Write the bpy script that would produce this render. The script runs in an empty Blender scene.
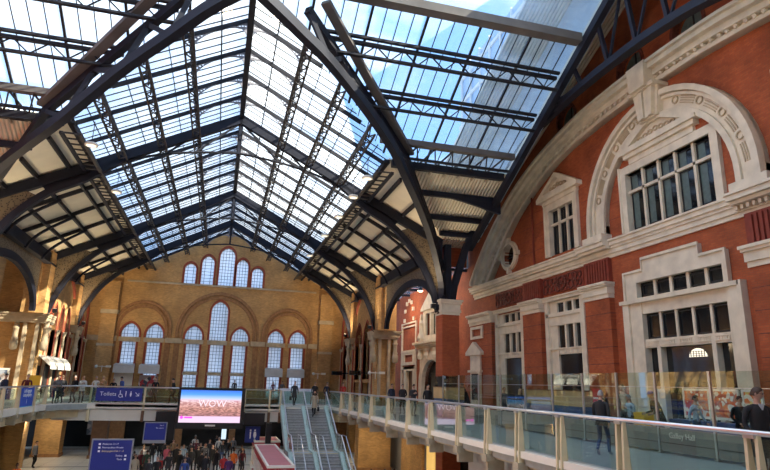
SKY, SUN, EXPO, FILL_FLOOD, FILL_WASH, FILL_DOWN = 1.05, 12, 1.05, 750, 1000, 30
import bpy, math, random
from mathutils import Vector, Matrix
from mathutils.geometry import tessellate_polygon
random.seed(7)
S = bpy.context.scene
COL = S.collection
PI = math.pi

# ------------------------------------------------------------------ camera
F_PX = 578.0
def cam_axes():
    # direction of the nave axis and of the vertical as seen by the lens
    y = Vector((217-385, -(380-235), -F_PX)).normalized()
    z = Vector((440-385, -(-1970-235), -F_PX)); z = (z - y*z.dot(y)).normalized()
    x = y.cross(z)
    return x, y, z
ax, ay, az = cam_axes()
cd = bpy.data.cameras.new('camera'); cam = bpy.data.objects.new('camera', cd); COL.objects.link(cam)
R3 = Matrix((ax, ay, az))          # rows: camera-space coordinates of world axes -> world = R3 @ cam
cam.matrix_world = R3.to_4x4()
cd.sensor_fit = 'HORIZONTAL'; cd.sensor_width = 36.0; cd.lens = 36.0*F_PX/770.0
cd.clip_start = 0.05; cd.clip_end = 2000
S.camera = cam

# ------------------------------------------------------------------ materials
def new_mat(name):
    m = bpy.data.materials.new(name); m.use_nodes = True
    nt = m.node_tree; b = nt.nodes['Principled BSDF']
    return m, nt, b
def N(nt, t, **kw):
    n = nt.nodes.new(t)
    for k, v in kw.items(): setattr(n, k, v)
    return n
def mat(name, col, rough=.6, metal=0.0, var=.12, scale=3.0, bump=0.0, spec=.5, emit=None, es=1.0):
    m, nt, b = new_mat(name)
    b.inputs['Roughness'].default_value = rough; b.inputs['Metallic'].default_value = metal
    b.inputs['Specular IOR Level'].default_value = spec
    if var > 0:
        g = N(nt, 'ShaderNodeNewGeometry'); no = N(nt, 'ShaderNodeTexNoise')
        no.inputs['Scale'].default_value = scale; no.inputs['Detail'].default_value = 5
        nt.links.new(g.outputs['Position'], no.inputs['Vector'])
        r = N(nt, 'ShaderNodeValToRGB')
        r.color_ramp.elements[0].position = .3; r.color_ramp.elements[1].position = .7
        r.color_ramp.elements[0].color = tuple(c*(1-var) for c in col)+(1,)
        r.color_ramp.elements[1].color = tuple(min(1, c*(1+var)) for c in col)+(1,)
        nt.links.new(no.outputs['Fac'], r.inputs['Fac']); nt.links.new(r.outputs['Color'], b.inputs['Base Color'])
        if bump:
            bp = N(nt, 'ShaderNodeBump'); bp.inputs['Strength'].default_value = bump; bp.inputs['Distance'].default_value = .03
            nt.links.new(no.outputs['Fac'], bp.inputs['Height']); nt.links.new(bp.outputs['Normal'], b.inputs['Normal'])
    else:
        b.inputs['Base Color'].default_value = tuple(col)+(1,)
    if emit:
        b.inputs['Emission Color'].default_value = tuple(emit)+(1,); b.inputs['Emission Strength'].default_value = es
    return m
def brick(name, c1, c2, mortar, axis, sc=1.0, stain=.25):
    """brickwork laid in the plane whose horizontal direction is AXIS ('X' or 'Y'); one course is 75 mm"""
    m, nt, b = new_mat(name)
    g = N(nt, 'ShaderNodeNewGeometry'); sp = N(nt, 'ShaderNodeSeparateXYZ'); cb = N(nt, 'ShaderNodeCombineXYZ')
    nt.links.new(g.outputs['Position'], sp.inputs[0])
    nt.links.new(sp.outputs[axis], cb.inputs['X']); nt.links.new(sp.outputs['Z'], cb.inputs['Y'])
    br = N(nt, 'ShaderNodeTexBrick')
    br.inputs['Scale'].default_value = sc; br.inputs['Brick Width'].default_value = .23; br.inputs['Row Height'].default_value = .085
    br.inputs['Mortar Size'].default_value = .008; br.inputs['Color1'].default_value = c1+(1,); br.inputs['Color2'].default_value = c2+(1,); br.inputs['Mortar'].default_value = mortar+(1,)
    nt.links.new(cb.outputs[0], br.inputs['Vector'])
    no = N(nt, 'ShaderNodeTexNoise'); no.inputs['Scale'].default_value = .55; no.inputs['Detail'].default_value = 7; no.inputs['Roughness'].default_value = .65
    nt.links.new(g.outputs['Position'], no.inputs['Vector'])
    mr = N(nt, 'ShaderNodeMapRange'); mr.inputs['From Min'].default_value = .3; mr.inputs['From Max'].default_value = .7
    mr.inputs['To Min'].default_value = 1-stain; mr.inputs['To Max'].default_value = 1+stain*.6
    nt.links.new(no.outputs['Fac'], mr.inputs['Value'])
    mx = N(nt, 'ShaderNodeVectorMath', operation='SCALE')
    nt.links.new(br.outputs['Color'], mx.inputs[0]); nt.links.new(mr.outputs[0], mx.inputs['Scale'])
    nt.links.new(mx.outputs[0], b.inputs['Base Color'])
    bp = N(nt, 'ShaderNodeBump'); bp.inputs['Strength'].default_value = .4; bp.inputs['Distance'].default_value = .01; bp.invert = True
    nt.links.new(br.outputs['Fac'], bp.inputs['Height']); nt.links.new(bp.outputs['Normal'], b.inputs['Normal'])
    b.inputs['Roughness'].default_value = .85
    return m
def glass(name, tint, base=.05, gloss_rough=.02, diffuse=0.0, dcol=(.8,.85,.9), streak=False, gain=1.0):
    m = bpy.data.materials.new(name); m.use_nodes = True; nt = m.node_tree; nt.nodes.clear()
    out = N(nt, 'ShaderNodeOutputMaterial'); tr = N(nt, 'ShaderNodeBsdfTransparent'); gl = N(nt, 'ShaderNodeBsdfGlossy')
    tr.inputs['Color'].default_value = tint+(1,); gl.inputs['Roughness'].default_value = gloss_rough; gl.inputs['Color'].default_value = (1,1,1,1)
    lw = N(nt, 'ShaderNodeLayerWeight'); lw.inputs['Blend'].default_value = .5
    pw = N(nt, 'ShaderNodeMath', operation='POWER'); pw.inputs[1].default_value = 5
    ma = N(nt, 'ShaderNodeMath', operation='MULTIPLY_ADD'); ma.inputs[1].default_value = gain; ma.inputs[2].default_value = base; ma.use_clamp = True
    nt.links.new(lw.outputs['Facing'], pw.inputs[0]); nt.links.new(pw.outputs[0], ma.inputs[0])
    mx = N(nt, 'ShaderNodeMixShader'); nt.links.new(ma.outputs[0], mx.inputs[0]); nt.links.new(gl.outputs[0], mx.inputs[2])
    if diffuse > 0:
        tl = N(nt, 'ShaderNodeBsdfTranslucent'); tl.inputs['Color'].default_value = dcol+(1,)
        m2 = N(nt, 'ShaderNodeMixShader'); m2.inputs[0].default_value = diffuse
        if streak:   # grime film with a shape of its own on the roof lights
            g = N(nt, 'ShaderNodeNewGeometry'); no = N(nt, 'ShaderNodeTexNoise'); no.inputs['Scale'].default_value = .35; no.inputs['Detail'].default_value = 3
            mp = N(nt, 'ShaderNodeMapping'); mp.inputs['Scale'].default_value = (.6, 2.2, .6)
            nt.links.new(g.outputs['Position'], mp.inputs[0]); nt.links.new(mp.outputs[0], no.inputs['Vector'])
            mr = N(nt, 'ShaderNodeMapRange'); mr.inputs['From Min'].default_value = .35; mr.inputs['From Max'].default_value = .65
            mr.inputs['To Min'].default_value = diffuse*.35; mr.inputs['To Max'].default_value = diffuse*1.6
            nt.links.new(no.outputs['Fac'], mr.inputs['Value']); nt.links.new(mr.outputs[0], m2.inputs[0])
        nt.links.new(tr.outputs[0], m2.inputs[1]); nt.links.new(tl.outputs[0], m2.inputs[2]); nt.links.new(m2.outputs[0], mx.inputs[1])
    else:
        nt.links.new(tr.outputs[0], mx.inputs[1])
    nt.links.new(mx.outputs[0], out.inputs['Surface'])
    return m
M = {}
M['steel'] = mat('navy painted ironwork', (.010,.012,.023), .6, 0, .2, 2.0, 0, .3)
M['steel2'] = mat('dark grey painted ironwork', (.020,.021,.028), .6, 0, .25, 3.0, 0, .3)
M['lattice'] = mat('grey brown painted lattice', (.055,.05,.048), .65, 0, .3, 4.0, 0, .3)
M['fret'] = mat('pale grey cast fretwork', (.22,.22,.25), .6, 0, .25, 6.0)
M['cream_panel'] = mat('cream roof boarding', (.80,.73,.56), .8, 0, .08, .8)
M['gutter'] = mat('taupe gutter lining', (.135,.125,.115), .75, 0, .2, 1.0)
M['stone'] = mat('cream painted stone', (.72,.64,.49), .7, 0, .14, 1.6, .25)
M['stone2'] = mat('weathered buff stone', (.50,.40,.26), .8, 0, .2, 1.6, .25)
M['carved'] = mat('carved dark terracotta', (.14,.035,.022), .75, 0, .55, 7.0, .9)
M['fluted'] = mat('dark red terracotta', (.23,.04,.02), .7, 0, .2, 3.0)
M['red_x'] = brick('orange red brick end on', (.44,.105,.032), (.36,.075,.024), (.30,.09,.04), 'X', 1, .35)
M['red_y'] = brick('orange red brick', (.44,.105,.032), (.35,.075,.024), (.28,.09,.04), 'Y', 1, .4)
M['tan_x'] = brick('buff stock brick end on', (.66,.37,.125), (.50,.27,.09), (.52,.35,.18), 'X', 1, .3)
M['tan_y'] = brick('buff stock brick', (.66,.37,.125), (.50,.27,.09), (.52,.35,.18), 'Y', 1, .3)
M['redtrim'] = mat('red rubbed brick trim', (.33,.07,.035), .8, 0, .2, 5.0)
M['dark_pane'] = mat('dark window pane', (.012,.014,.016), .08, 0, 0, spec=.6)
M['blind'] = mat('grey green blind behind pane', (.10,.14,.13), .35, 0, .2, 6)
M['white'] = mat('white painted metal', (.82,.78,.68), .5, 0, .04, 2)
M['offwhite'] = mat('off white fascia', (.76,.72,.62), .6, 0, .06, 1.5)
M['cream_metal'] = mat('cream painted post', (.70,.60,.38), .5, 0, .08, 3)
M['greyfascia'] = mat('grey soffit cladding', (.33,.32,.30), .7, 0, .08, 1)
M['rail'] = mat('brushed stainless handrail', (.62,.62,.63), .28, .9, .05, 6)
M['deck'] = mat('walkway terrazzo', (.36,.38,.37), .35, 0, .12, 3)
M['grey_panel'] = mat('grey film panel', (.20,.20,.185), .35, 0, .06, 1)
M['black'] = mat('black enamel', (.012,.012,.014), .4, 0, .1, 3)
M['dark'] = mat('dark unlit shop interior', (.02,.018,.017), .8, 0, .3, 1)
M['blue'] = mat('royal blue sign face', (.015,.035,.24), .4, 0, .05, 1)
M['signblue'] = mat('navy sign face', (.008,.014,.11), .45, 0, .05, 1, emit=(.012,.02,.16), es=.2)
M['lettering'] = mat('white lettering', (.85,.85,.85), .5, 0, 0)
M['yellow'] = mat('yellow sign', (.85,.50,.03), .5, 0, .05, 3)
M['kiosk_red'] = mat('kiosk red', (.42,.03,.035), .45, 0, .06, 1)
M['kiosk_roof'] = mat('faded red kiosk roof', (.50,.17,.18), .6, 0, .08, 1)
M['tread'] = mat('grooved stair tread', (.42,.42,.42), .6, 0, .15, 6)
M['nosing'] = mat('yellow stair nosing', (.62,.42,.08), .6, 0, .1, 5)
M['tan_panel'] = mat('pale oak counter panel', (.55,.38,.18), .5, 0, .12, 2)
M['wood'] = mat('dark brown wood', (.16,.075,.035), .5, 0, .2, 3)
M['lampglow'] = mat('lamp diffuser', (.9,.85,.7), .5, 0, 0, emit=(1,.9,.7), es=.55)
M['warmglow'] = mat('warm lamp diffuser', (.9,.7,.4), .5, 0, 0, emit=(1,.62,.25), es=5)
M['cloth_white'] = mat('white canvas', (.80,.77,.70), .8, 0, .05, 3)
M['skin'] = mat('skin', (.50,.28,.19), .55, 0, .08, 8)
M['terracotta_floor'] = mat('lower floor stone', (.5,.5,.5), .4, 0, 0)
M['roofglass'] = glass('roof glazing', (.90,.95,1.0), .05, .03, .16, (.85,.93,1.0), True)
M['railglass'] = glass('balustrade glass', (.80,.90,.87), .085, .015, 0, gain=1.2)
M['screenglass'] = glass('screen glass', (.84,.91,.88), .085, .01, 0, gain=1.0)
M['leadglass'] = glass('leaded translucent glazing', (.80,.86,.93), .04, .1, .45, (.95,.95,.97))
def corrugated(name, col, axis):
    m, nt, b = new_mat(name)
    g = N(nt, 'ShaderNodeNewGeometry'); w = N(nt, 'ShaderNodeTexWave', wave_type='BANDS', bands_direction=axis)
    w.inputs['Scale'].default_value = 1.6; nt.links.new(g.outputs['Position'], w.inputs['Vector'])
    bp = N(nt, 'ShaderNodeBump'); bp.inputs['Strength'].default_value = .9; bp.inputs['Distance'].default_value = .08
    nt.links.new(w.outputs['Fac'], bp.inputs['Height']); nt.links.new(bp.outputs['Normal'], b.inputs['Normal'])
    b.inputs['Base Color'].default_value = col+(1,); b.inputs['Roughness'].default_value = .6
    return m
M['corr'] = corrugated('cream corrugated lining', (.78,.72,.56), 'X')
def floor_mat():
    m, nt, b = new_mat('pale stone paving')
    g = N(nt, 'ShaderNodeNewGeometry'); br = N(nt, 'ShaderNodeTexBrick')
    br.offset = 0; br.inputs['Scale'].default_value = 1; br.inputs['Brick Width'].default_value = 1.2; br.inputs['Row Height'].default_value = 1.2; br.inputs['Mortar Size'].default_value = .012
    br.inputs['Color1'].default_value = (.78,.74,.64,1); br.inputs['Color2'].default_value = (.70,.66,.56,1); br.inputs['Mortar'].default_value = (.2,.19,.17,1)
    nt.links.new(g.outputs['Position'], br.inputs['Vector'])
    b2 = N(nt, 'ShaderNodeTexBrick'); b2.offset = 0; b2.inputs['Scale'].default_value = 1; b2.inputs['Brick Width'].default_value = 7.2; b2.inputs['Row Height'].default_value = 7.2; b2.inputs['Mortar Size'].default_value = .3
    b2.inputs['Color1'].default_value = (1,1,1,1); b2.inputs['Color2'].default_value = (1,1,1,1); b2.inputs['Mortar'].default_value = (.45,.43,.42,1); b2.inputs['Mortar Smooth'].default_value = 0
    nt.links.new(g.outputs['Position'], b2.inputs['Vector'])
    mx = N(nt, 'ShaderNodeVectorMath', operation='MULTIPLY'); nt.links.new(br.outputs['Color'], mx.inputs[0]); nt.links.new(b2.outputs['Color'], mx.inputs[1])
    nt.links.new(mx.outputs[0], b.inputs['Base Color']); b.inputs['Roughness'].default_value = .3
    return m
M['paving'] = floor_mat()

# ------------------------------------------------------------------ mesh builder
class MB:
    def __init__(s): s.v = []; s.f = []; s.m = []
    def add(s, vs, fs, mi=0):
        o = len(s.v); s.v += [tuple(v) for v in vs]; s.f += [tuple(i+o for i in f) for f in fs]; s.m += [mi]*len(fs); return s
    def box(s, x0, x1, y0, y1, z0, z1, mi=0):
        if x0 > x1: x0, x1 = x1, x0
        if y0 > y1: y0, y1 = y1, y0
        if z0 > z1: z0, z1 = z1, z0
        vs = [(x,y,z) for z in (z0,z1) for y in (y0,y1) for x in (x0,x1)]
        return s.add(vs, [(0,2,3,1),(4,5,7,6),(0,1,5,4),(1,3,7,5),(3,2,6,7),(2,0,4,6)], mi)
    def beam(s, p, q, w, h, up=(0,0,1), mi=0):
        p, q, up = Vector(p), Vector(q), Vector(up); d = (q-p)
        if d.length < 1e-5: return s
        d.normalize(); a = d.cross(up)
        if a.length < 1e-4: a = d.cross(Vector((1,0,0)))
        a.normalize(); b = a.cross(d).normalized()
        vs = [c + a*(w/2*i) + b*(h/2*j) for c in (p,q) for i,j in ((-1,-1),(1,-1),(1,1),(-1,1))]
        return s.add(vs, [(3,2,1,0),(4,5,6,7),(0,1,5,4),(1,2,6,5),(2,3,7,6),(3,0,4,7)], mi)
    def path(s, pts, w, h, up=(0,0,1), mi=0, closed=False):
        """rectangular bar swept along a polyline, mitred"""
        P = [Vector(p) for p in pts]; n = len(P); up = Vector(up); ring = []
        for i in range(n):
            if closed: t = P[(i+1)%n]-P[i-1]
            else: t = P[min(i+1,n-1)]-P[max(i-1,0)]
            t.normalize(); a = t.cross(up)
            if a.length < 1e-4: a = t.cross(Vector((1,0,0)))
            a.normalize(); b = a.cross(t).normalized()
            ring += [P[i] + a*(w/2*k) + b*(h/2*l) for k,l in ((-1,-1),(1,-1),(1,1),(-1,1))]
        fs = []
        for i in range(n if closed else n-1):
            o = i*4; q = ((i+1)%n)*4
            fs += [(o+j, o+(j+1)%4, q+(j+1)%4, q+j) for j in range(4)]
        if not closed: fs += [(3,2,1,0), tuple((n-1)*4+j for j in range(4))]
        return s.add(ring, fs, mi)
    def tube(s, pts, r, k=8, mi=0):
        P = [Vector(p) for p in pts]; n = len(P); vs = []
        rs = r if isinstance(r, (list,tuple)) else [r]*n
        t0 = (P[1]-P[0]).normalized(); ref = Vector((0,0,1)) if abs(t0.z) < .9 else Vector((1,0,0))
        for i in range(n):
            t = (P[min(i+1,n-1)]-P[max(i-1,0)]).normalized(); a = t.cross(ref).normalized(); b = a.cross(t)
            vs += [P[i] + (a*math.cos(2*PI*j/k)+b*math.sin(2*PI*j/k))*rs[i] for j in range(k)]
        fs = [(i*k+j, i*k+(j+1)%k, (i+1)*k+(j+1)%k, (i+1)*k+j) for i in range(n-1) for j in range(k)]
        fs += [tuple(range(k))[::-1], tuple((n-1)*k+j for j in range(k))]
        return s.add(vs, fs, mi)
    def lathe(s, prof, c, k=12, sx=1, sy=1, mi=0):
        vs = [(c[0]+r*sx*math.cos(2*PI*j/k), c[1]+r*sy*math.sin(2*PI*j/k), c[2]+z) for r, z in prof for j in range(k)]
        n = len(prof); fs = [(i*k+j, i*k+(j+1)%k, (i+1)*k+(j+1)%k, (i+1)*k+j) for i in range(n-1) for j in range(k)]
        fs += [tuple(range(k))[::-1], tuple((n-1)*k+j for j in range(k))]
        return s.add(vs, fs, mi)
    def plate(s, loops, axis, d0, d1, mi=0):
        """outline (first loop) with holes, in the plane across AXIS, from depth d0 to d1"""
        def P(u, v, d): return (d,u,v) if axis == 'X' else (u,d,v) if axis == 'Y' else (u,v,d)
        L = [[Vector((u,v,0)) for u, v in lp] for lp in loops]
        flat = [p for lp in L for p in lp]; n = len(flat)
        tris = tessellate_polygon(L)
        vs = [P(p.x,p.y,d0) for p in flat] + [P(p.x,p.y,d1) for p in flat]
        fs = [tuple(t) for t in tris] + [tuple(i+n for i in t[::-1]) for t in tris]
        o = 0
        for lp in L:
            k = len(lp)
            fs += [(o+i, o+(i+1)%k, n+o+(i+1)%k, n+o+i) for i in range(k)]
            o += k
        return s.add(vs, fs, mi)
    def ball(s, c, r, k=10, sx=1, sy=1, sz=1, mi=0):
        prof = [(r*math.sin(PI*i/k) if 0 < i < k else r*.02, -r*sz*math.cos(PI*i/k)) for i in range(k+1)]
        return s.lathe(prof, c, k+2, sx, sy, mi)
    def build(s, name, m, parent=None, smooth=False):
        me = bpy.data.meshes.new(name); me.from_pydata(s.v, [], s.f)
        ms = m if isinstance(m, (list,tuple)) else [m]
        for x in ms: me.materials.append(M[x] if isinstance(x, str) else x)
        if len(ms) > 1: me.polygons.foreach_set('material_index', s.m)
        import bmesh
        bm = bmesh.new(); bm.from_mesh(me); bmesh.ops.recalc_face_normals(bm, faces=bm.faces); bm.to_mesh(me); bm.free()
        if smooth: me.polygons.foreach_set('use_smooth', [True]*len(me.polygons))
        o = bpy.data.objects.new(name, me); COL.objects.link(o)
        if parent is not None:
            o.parent = parent; o.matrix_parent_inverse = Matrix.Translation(parent.location).inverted() if parent.rotation_euler.z == 0 else parent.matrix_basis.inverted()
        return o
def rect(a, b, c, d): return [(a,c),(b,c),(b,d),(a,d)]
def arc(cx, cz, r, a0, a1, n=16, rz=None):
    rz = rz or r
    return [(cx+r*math.cos(math.radians(a0+(a1-a0)*i/n)), cz+rz*math.sin(math.radians(a0+(a1-a0)*i/n))) for i in range(n+1)]
def lancet(u0, u1, z0, zs, zt, n=7):
    """pointed-arch outline"""
    c = (u0+u1)/2; w = (u1-u0)/2; h = zt-zs; R = (w*w+h*h)/(2*w); out = [(u0,z0),(u1,z0)]
    a = math.asin(min(1, h/R))
    for i in range(n+1):
        t = a*i/n; out.append((u1-R+R*math.cos(t), zs+R*math.sin(t)))
    for i in range(n-1, -1, -1):
        t = a*i/n; out.append((u0+R-R*math.cos(t), zs+R*math.sin(t)))
    return out
def spline(pts, n=6):
    out = []; P = [pts[0]]+list(pts)+[pts[-1]]
    for i in range(1, len(P)-2):
        for k in range(n):
            t = k/n; a,b,c,d = P[i-1],P[i],P[i+1],P[i+2]
            out.append(tuple(.5*((2*b[j])+(-a[j]+c[j])*t+(2*a[j]-5*b[j]+4*c[j]-d[j])*t*t+(-a[j]+3*b[j]-3*c[j]+d[j])*t**3) for j in range(len(b))))
    out.append(tuple(pts[-1])); return out
def thing(name, label, cat, loc=(0,0,0), rz=0, group=None):
    o = bpy.data.objects.new(name, None); COL.objects.link(o); o.location = loc; o.rotation_euler = (0,0,rz)
    o.empty_display_size = .2
    return tag(o, label, cat, group)
def tag(o, label, cat, group=None):
    o['label'] = label; o['category'] = cat
    if group: o['group'] = group
    return o
def struct(o, label=None):
    o['kind'] = 'structure'
    if label: o['label'] = label
    return o
def copy_tree(o, parent=None, loc=None, rz=None, label=None, group=None):
    c = o.copy(); COL.objects.link(c)
    if parent is not None: mi_ = o.matrix_parent_inverse.copy(); c.parent = parent; c.matrix_parent_inverse = mi_
    if loc is not None: c.location = loc
    if rz is not None: c.rotation_euler = (0,0,rz)
    if label: c['label'] = label
    if group: c['group'] = group
    for ch in list(o.children): copy_tree(ch, c)
    return c
FONT = None
def text(s, size, loc, rot, m, name, parent=None, ext=.004, align='LEFT', sx=1):
    cu = bpy.data.curves.new(name, 'FONT'); cu.body = s; cu.size = size; cu.extrude = ext; cu.align_x = align; cu.align_y = 'CENTER'
    cu.resolution_u = 2
    t = bpy.data.objects.new(name, cu); COL.objects.link(t)
    dg = bpy.context.evaluated_depsgraph_get(); dg.update()
    me = bpy.data.meshes.new_from_object(t.evaluated_get(dg)); bpy.data.objects.remove(t)
    me.materials.clear(); me.materials.append(M[m])
    mw = Matrix.Translation(loc) @ rot.to_4x4() @ Matrix.Diagonal((sx,1,1,1)); me.transform(mw)
    o = bpy.data.objects.new(name, me); COL.objects.link(o)
    if parent is not None: o.parent = parent; o.matrix_parent_inverse = parent.matrix_basis.inverted()
    return o
# text standing upright facing -Y
RX = Matrix.Rotation(PI/2, 3, 'X')
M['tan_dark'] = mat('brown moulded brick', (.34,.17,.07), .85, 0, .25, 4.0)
M['glassgreen'] = mat('pale green stringer', (.45,.58,.54), .3, 0, .06, 2)
M['whiteboard'] = mat('white hoarding board', (.70,.74,.82), .6, 0, .03, 1)
M['pale_wall'] = mat('pale grey lower wall', (.30,.29,.27), .7, 0, .1, 1)
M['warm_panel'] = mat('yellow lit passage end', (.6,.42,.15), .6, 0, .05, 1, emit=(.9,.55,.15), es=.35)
M['wow'] = mat('glowing outline letters', (.9,.8,.85), .5, 0, 0, emit=(1,.8,.85), es=.42)
M['pink'] = mat('hot pink caption', (.8,.05,.45), .5, 0, 0, emit=(.85,.05,.5), es=.8)
M['noticeblue'] = mat('bright blue poster', (.02,.10,.62), .4, 0, .08, 2)
M['cyan'] = mat('cyan strip', (.05,.45,.75), .4, 0, 0)
M['yellow_text'] = mat('amber lettering', (.9,.7,.35), .5, 0, 0)
M['redsign'] = mat('red notice', (.55,.05,.04), .5, 0, .1, 6)
M['greycloth'] = mat('grey white canvas', (.62,.62,.60), .8, 0, .06, 2)
def speckle(name, cols, sc):
    m, nt, b = new_mat(name); g = N(nt, 'ShaderNodeNewGeometry'); v = N(nt, 'ShaderNodeTexVoronoi'); v.inputs['Scale'].default_value = sc
    nt.links.new(g.outputs['Position'], v.inputs['Vector']); r = N(nt, 'ShaderNodeValToRGB'); r.color_ramp.interpolation = 'CONSTANT'
    nt.links.new(v.outputs['Color'], r.inputs['Fac'])
    while len(r.color_ramp.elements) < len(cols): r.color_ramp.elements.new(.5)
    for i, c in enumerate(cols): r.color_ramp.elements[i].position = .2+.6*i/len(cols); r.color_ramp.elements[i].color = c+(1,)
    nt.links.new(r.outputs['Color'], b.inputs['Base Color']); b.inputs['Roughness'].default_value = .5; return m
M['poster_a'] = speckle('grey blue poster print', [(.3,.33,.38),(.6,.6,.6),(.12,.16,.22),(.45,.4,.38)], 3)
M['poster_b'] = speckle('red and white shopfront print', [(.5,.05,.06),(.7,.66,.62),(.05,.06,.09),(.4,.3,.28)], 3)
M['reflected_red'] = speckle('orange red reflection print', [(.75,.14,.05),(.8,.74,.66),(.55,.08,.05),(.5,.2,.16)], 9)
M['reflected_yellow'] = speckle('yellow reflection print', [(.85,.6,.15),(.8,.2,.05),(.8,.75,.6)], 8)
M['bread'] = mat('reflective shop blue', (.05,.10,.25), .4, 0, .2, 3)

M['lead'] = mat('pale lead sheet cladding', (.45,.57,.66), .5, 0, .1, 1)
M['towerglass'] = mat('pale blue facade glass', (.35,.50,.68), .15, 0, .1, .2)
M['tan_steel'] = mat('tan painted steel bracket', (.42,.36,.25), .6, 0, .12, 3)
M['frame_grey'] = mat('grey sign frame', (.33,.34,.36), .5, .2, .05, 3)
M['bracket_paint'] = mat('cream painted bracket', (.45,.40,.30), .7, 0, .1, 2)
M['pale_lit'] = mat('pale lit shop panel', (.6,.68,.72), .5, 0, 0, emit=(.65,.8,.9), es=.5)
M['pale_stone'] = mat('pale portland stone', (.60,.57,.52), .8, 0, .1, .5)
# ------------------------------------------------------------------ roof geometry (metres; eye at z = 0)
H, SL, YC = 15.8, .52, 20.3          # ridge height, fall per metre, transept axis
HW = 13.0                            # half width of nave and transept
YN = 64.0                            # north gable
DECK, FLOOR = -1.7, -6.5
def zr(d): return H - SL*abs(d)
CB = [33.5, 48.5, 58.3]              # truss lines
EV = 7.8                             # glazing stops here, boarding below
# ---- roof glazing: the nave north of the crossing (two slopes), nave south, and the transept arms
def slab(mb, pts, t):
    P = [Vector(p) for p in pts]; n = (P[1]-P[0]).cross(P[2]-P[0]).normalized(); 
    if n.z < 0: n = -n
    k = len(P); vs = [p + n*t for p in P] + P
    mb.add(vs, [tuple(range(k)), tuple(range(2*k-1, k-1, -1))] + [(i, (i+1)%k, k+(i+1)%k, k+i) for i in range(k)])
def P_n(s, x, y): return (s*x, y, zr(x))
def P_t(s, x, dy, q=1): return (s*x, YC+q*dy, zr(dy))
TXE = 14.6
YR, ZR = 17.0, 15.8+.52*3.3      # the transept ridge itself, above its glazing
wi = 0
for s, side in ((1,'east'),(-1,'west')):
    wi += 1
    g = MB(); slab(g, [P_n(s,0,YC), P_n(s,EV,YC+EV), P_n(s,EV,YN), P_n(s,0,YN)], .02)
    o = g.build('window_%d' % wi, 'roofglass'); struct(o)
    b = MB()     # thin glazing bars down the slope, nave north
    y = YC+.5
    while y < YN-.1:
        x1 = min(EV, y-YC)
        b.beam(P_n(s,0,y), P_n(s,x1,y), .028, .05)
        y += .62
    for xx in (1.22, 3.35, 5.2, 7.0): b.beam(P_n(s,xx,YC+xx), P_n(s,xx,YN), .06 if xx < 2 else .03, .06)
    c = b.build('glazing_bars', 'steel2', o)
    for q, nm in ((1,'north'),):
        wi += 1
        g = MB(); slab(g, [P_t(s,0,0,q), P_t(s,18,0,q), P_t(s,18 if s < 0 else TXE+.2,EV,q), P_t(s,EV,EV,q)] if s < 0 else [P_t(s,0,0,q), P_t(s,TXE+.2,0,q), P_t(s,TXE+.2,EV,q), P_t(s,EV,EV,q)], .02)
        o = g.build('window_%d' % wi, 'roofglass'); struct(o)
        b = MB(); x = .6; i = 0
        while x < (TXE if s > 0 else 18):
            th = .10 if i % 4 == 3 else .035
            b.beam(P_t(s,x,0,q), P_t(s,x,min(EV,x),q), th, .12 if th > .05 else .05)
            x += .62; i += 1
        b.build('glazing_bars', 'steel2', o)
    wi += 1
    g = MB(); slab(g, [P_n(s,0,9), P_n(s,EV,9), P_n(s,EV,-8), P_n(s,0,-8)], .02); slab(g, [(0,YR,ZR), (s*(TXE+.2 if s > 0 else 18),YR,ZR), (s*(TXE+.2 if s > 0 else 18),9.5,ZR-SL*(YR-9.5)), (0,9.5,ZR-SL*(YR-9.5))], .02)
    slab(g, [(0,YC,H), (s*(TXE+.2 if s > 0 else 18),YC,H), (s*(TXE+.2 if s > 0 else 18),YR,ZR), (0,YR,ZR)], .02)
    o = g.build('window_%d' % wi, 'roofglass'); struct(o)
# ---- opaque boarded slopes
def ceil_part(pts, m, nm='ceiling', t=.15):
    g = MB(); slab(g, pts, t); return struct(g.build(nm, m))
for s in (1,-1):
    ceil_part([P_n(s,EV,YC+EV), P_n(s,HW,YC+HW), P_n(s,HW,YN), P_n(s,EV,YN)], 'cream_panel')
    ceil_part([P_n(s,EV,YC-EV), P_n(s,HW,YC-HW), P_n(s,HW,-8), P_n(s,EV,-8)], 'cream_panel')
    for q in (1,):
        xe = 15.3 if s > 0 else 18
        ceil_part([P_t(s,EV,EV,q), P_t(s,xe,EV,q), P_t(s,xe,HW,q), P_t(s,HW,HW,q)], 'corr')
        if s > 0: ceil_part([(TXE+.2,YR,ZR), (xe,YR,ZR), P_t(s,xe,EV,q), P_t(s,TXE+.2,EV,q)], 'corr'); ceil_part([(TXE+.2,YR,ZR), (xe,YR,ZR), (xe,7.3,ZR-SL*9.7), (TXE+.2,7.3,ZR-SL*9.7)], 'corr')
    # aisle roofs beyond the arcades, the east one glazed to light the facade
    ya = 41.2 if s > 0 else YC+HW
    ceil_part([(s*HW,ya,9.0),(s*18.2,ya,9.0),(s*18.2,YN,9.0),(s*HW,YN,9.0)], 'roofglass' if s > 0 else 'steel2', 'ceiling', .03)
    ceil_part([(s*HW,YC-HW,9.0),(s*18.2,YC-HW,9.0),(s*18.2,-8,9.0),(s*HW,-8,9.0)], 'steel2')
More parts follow.
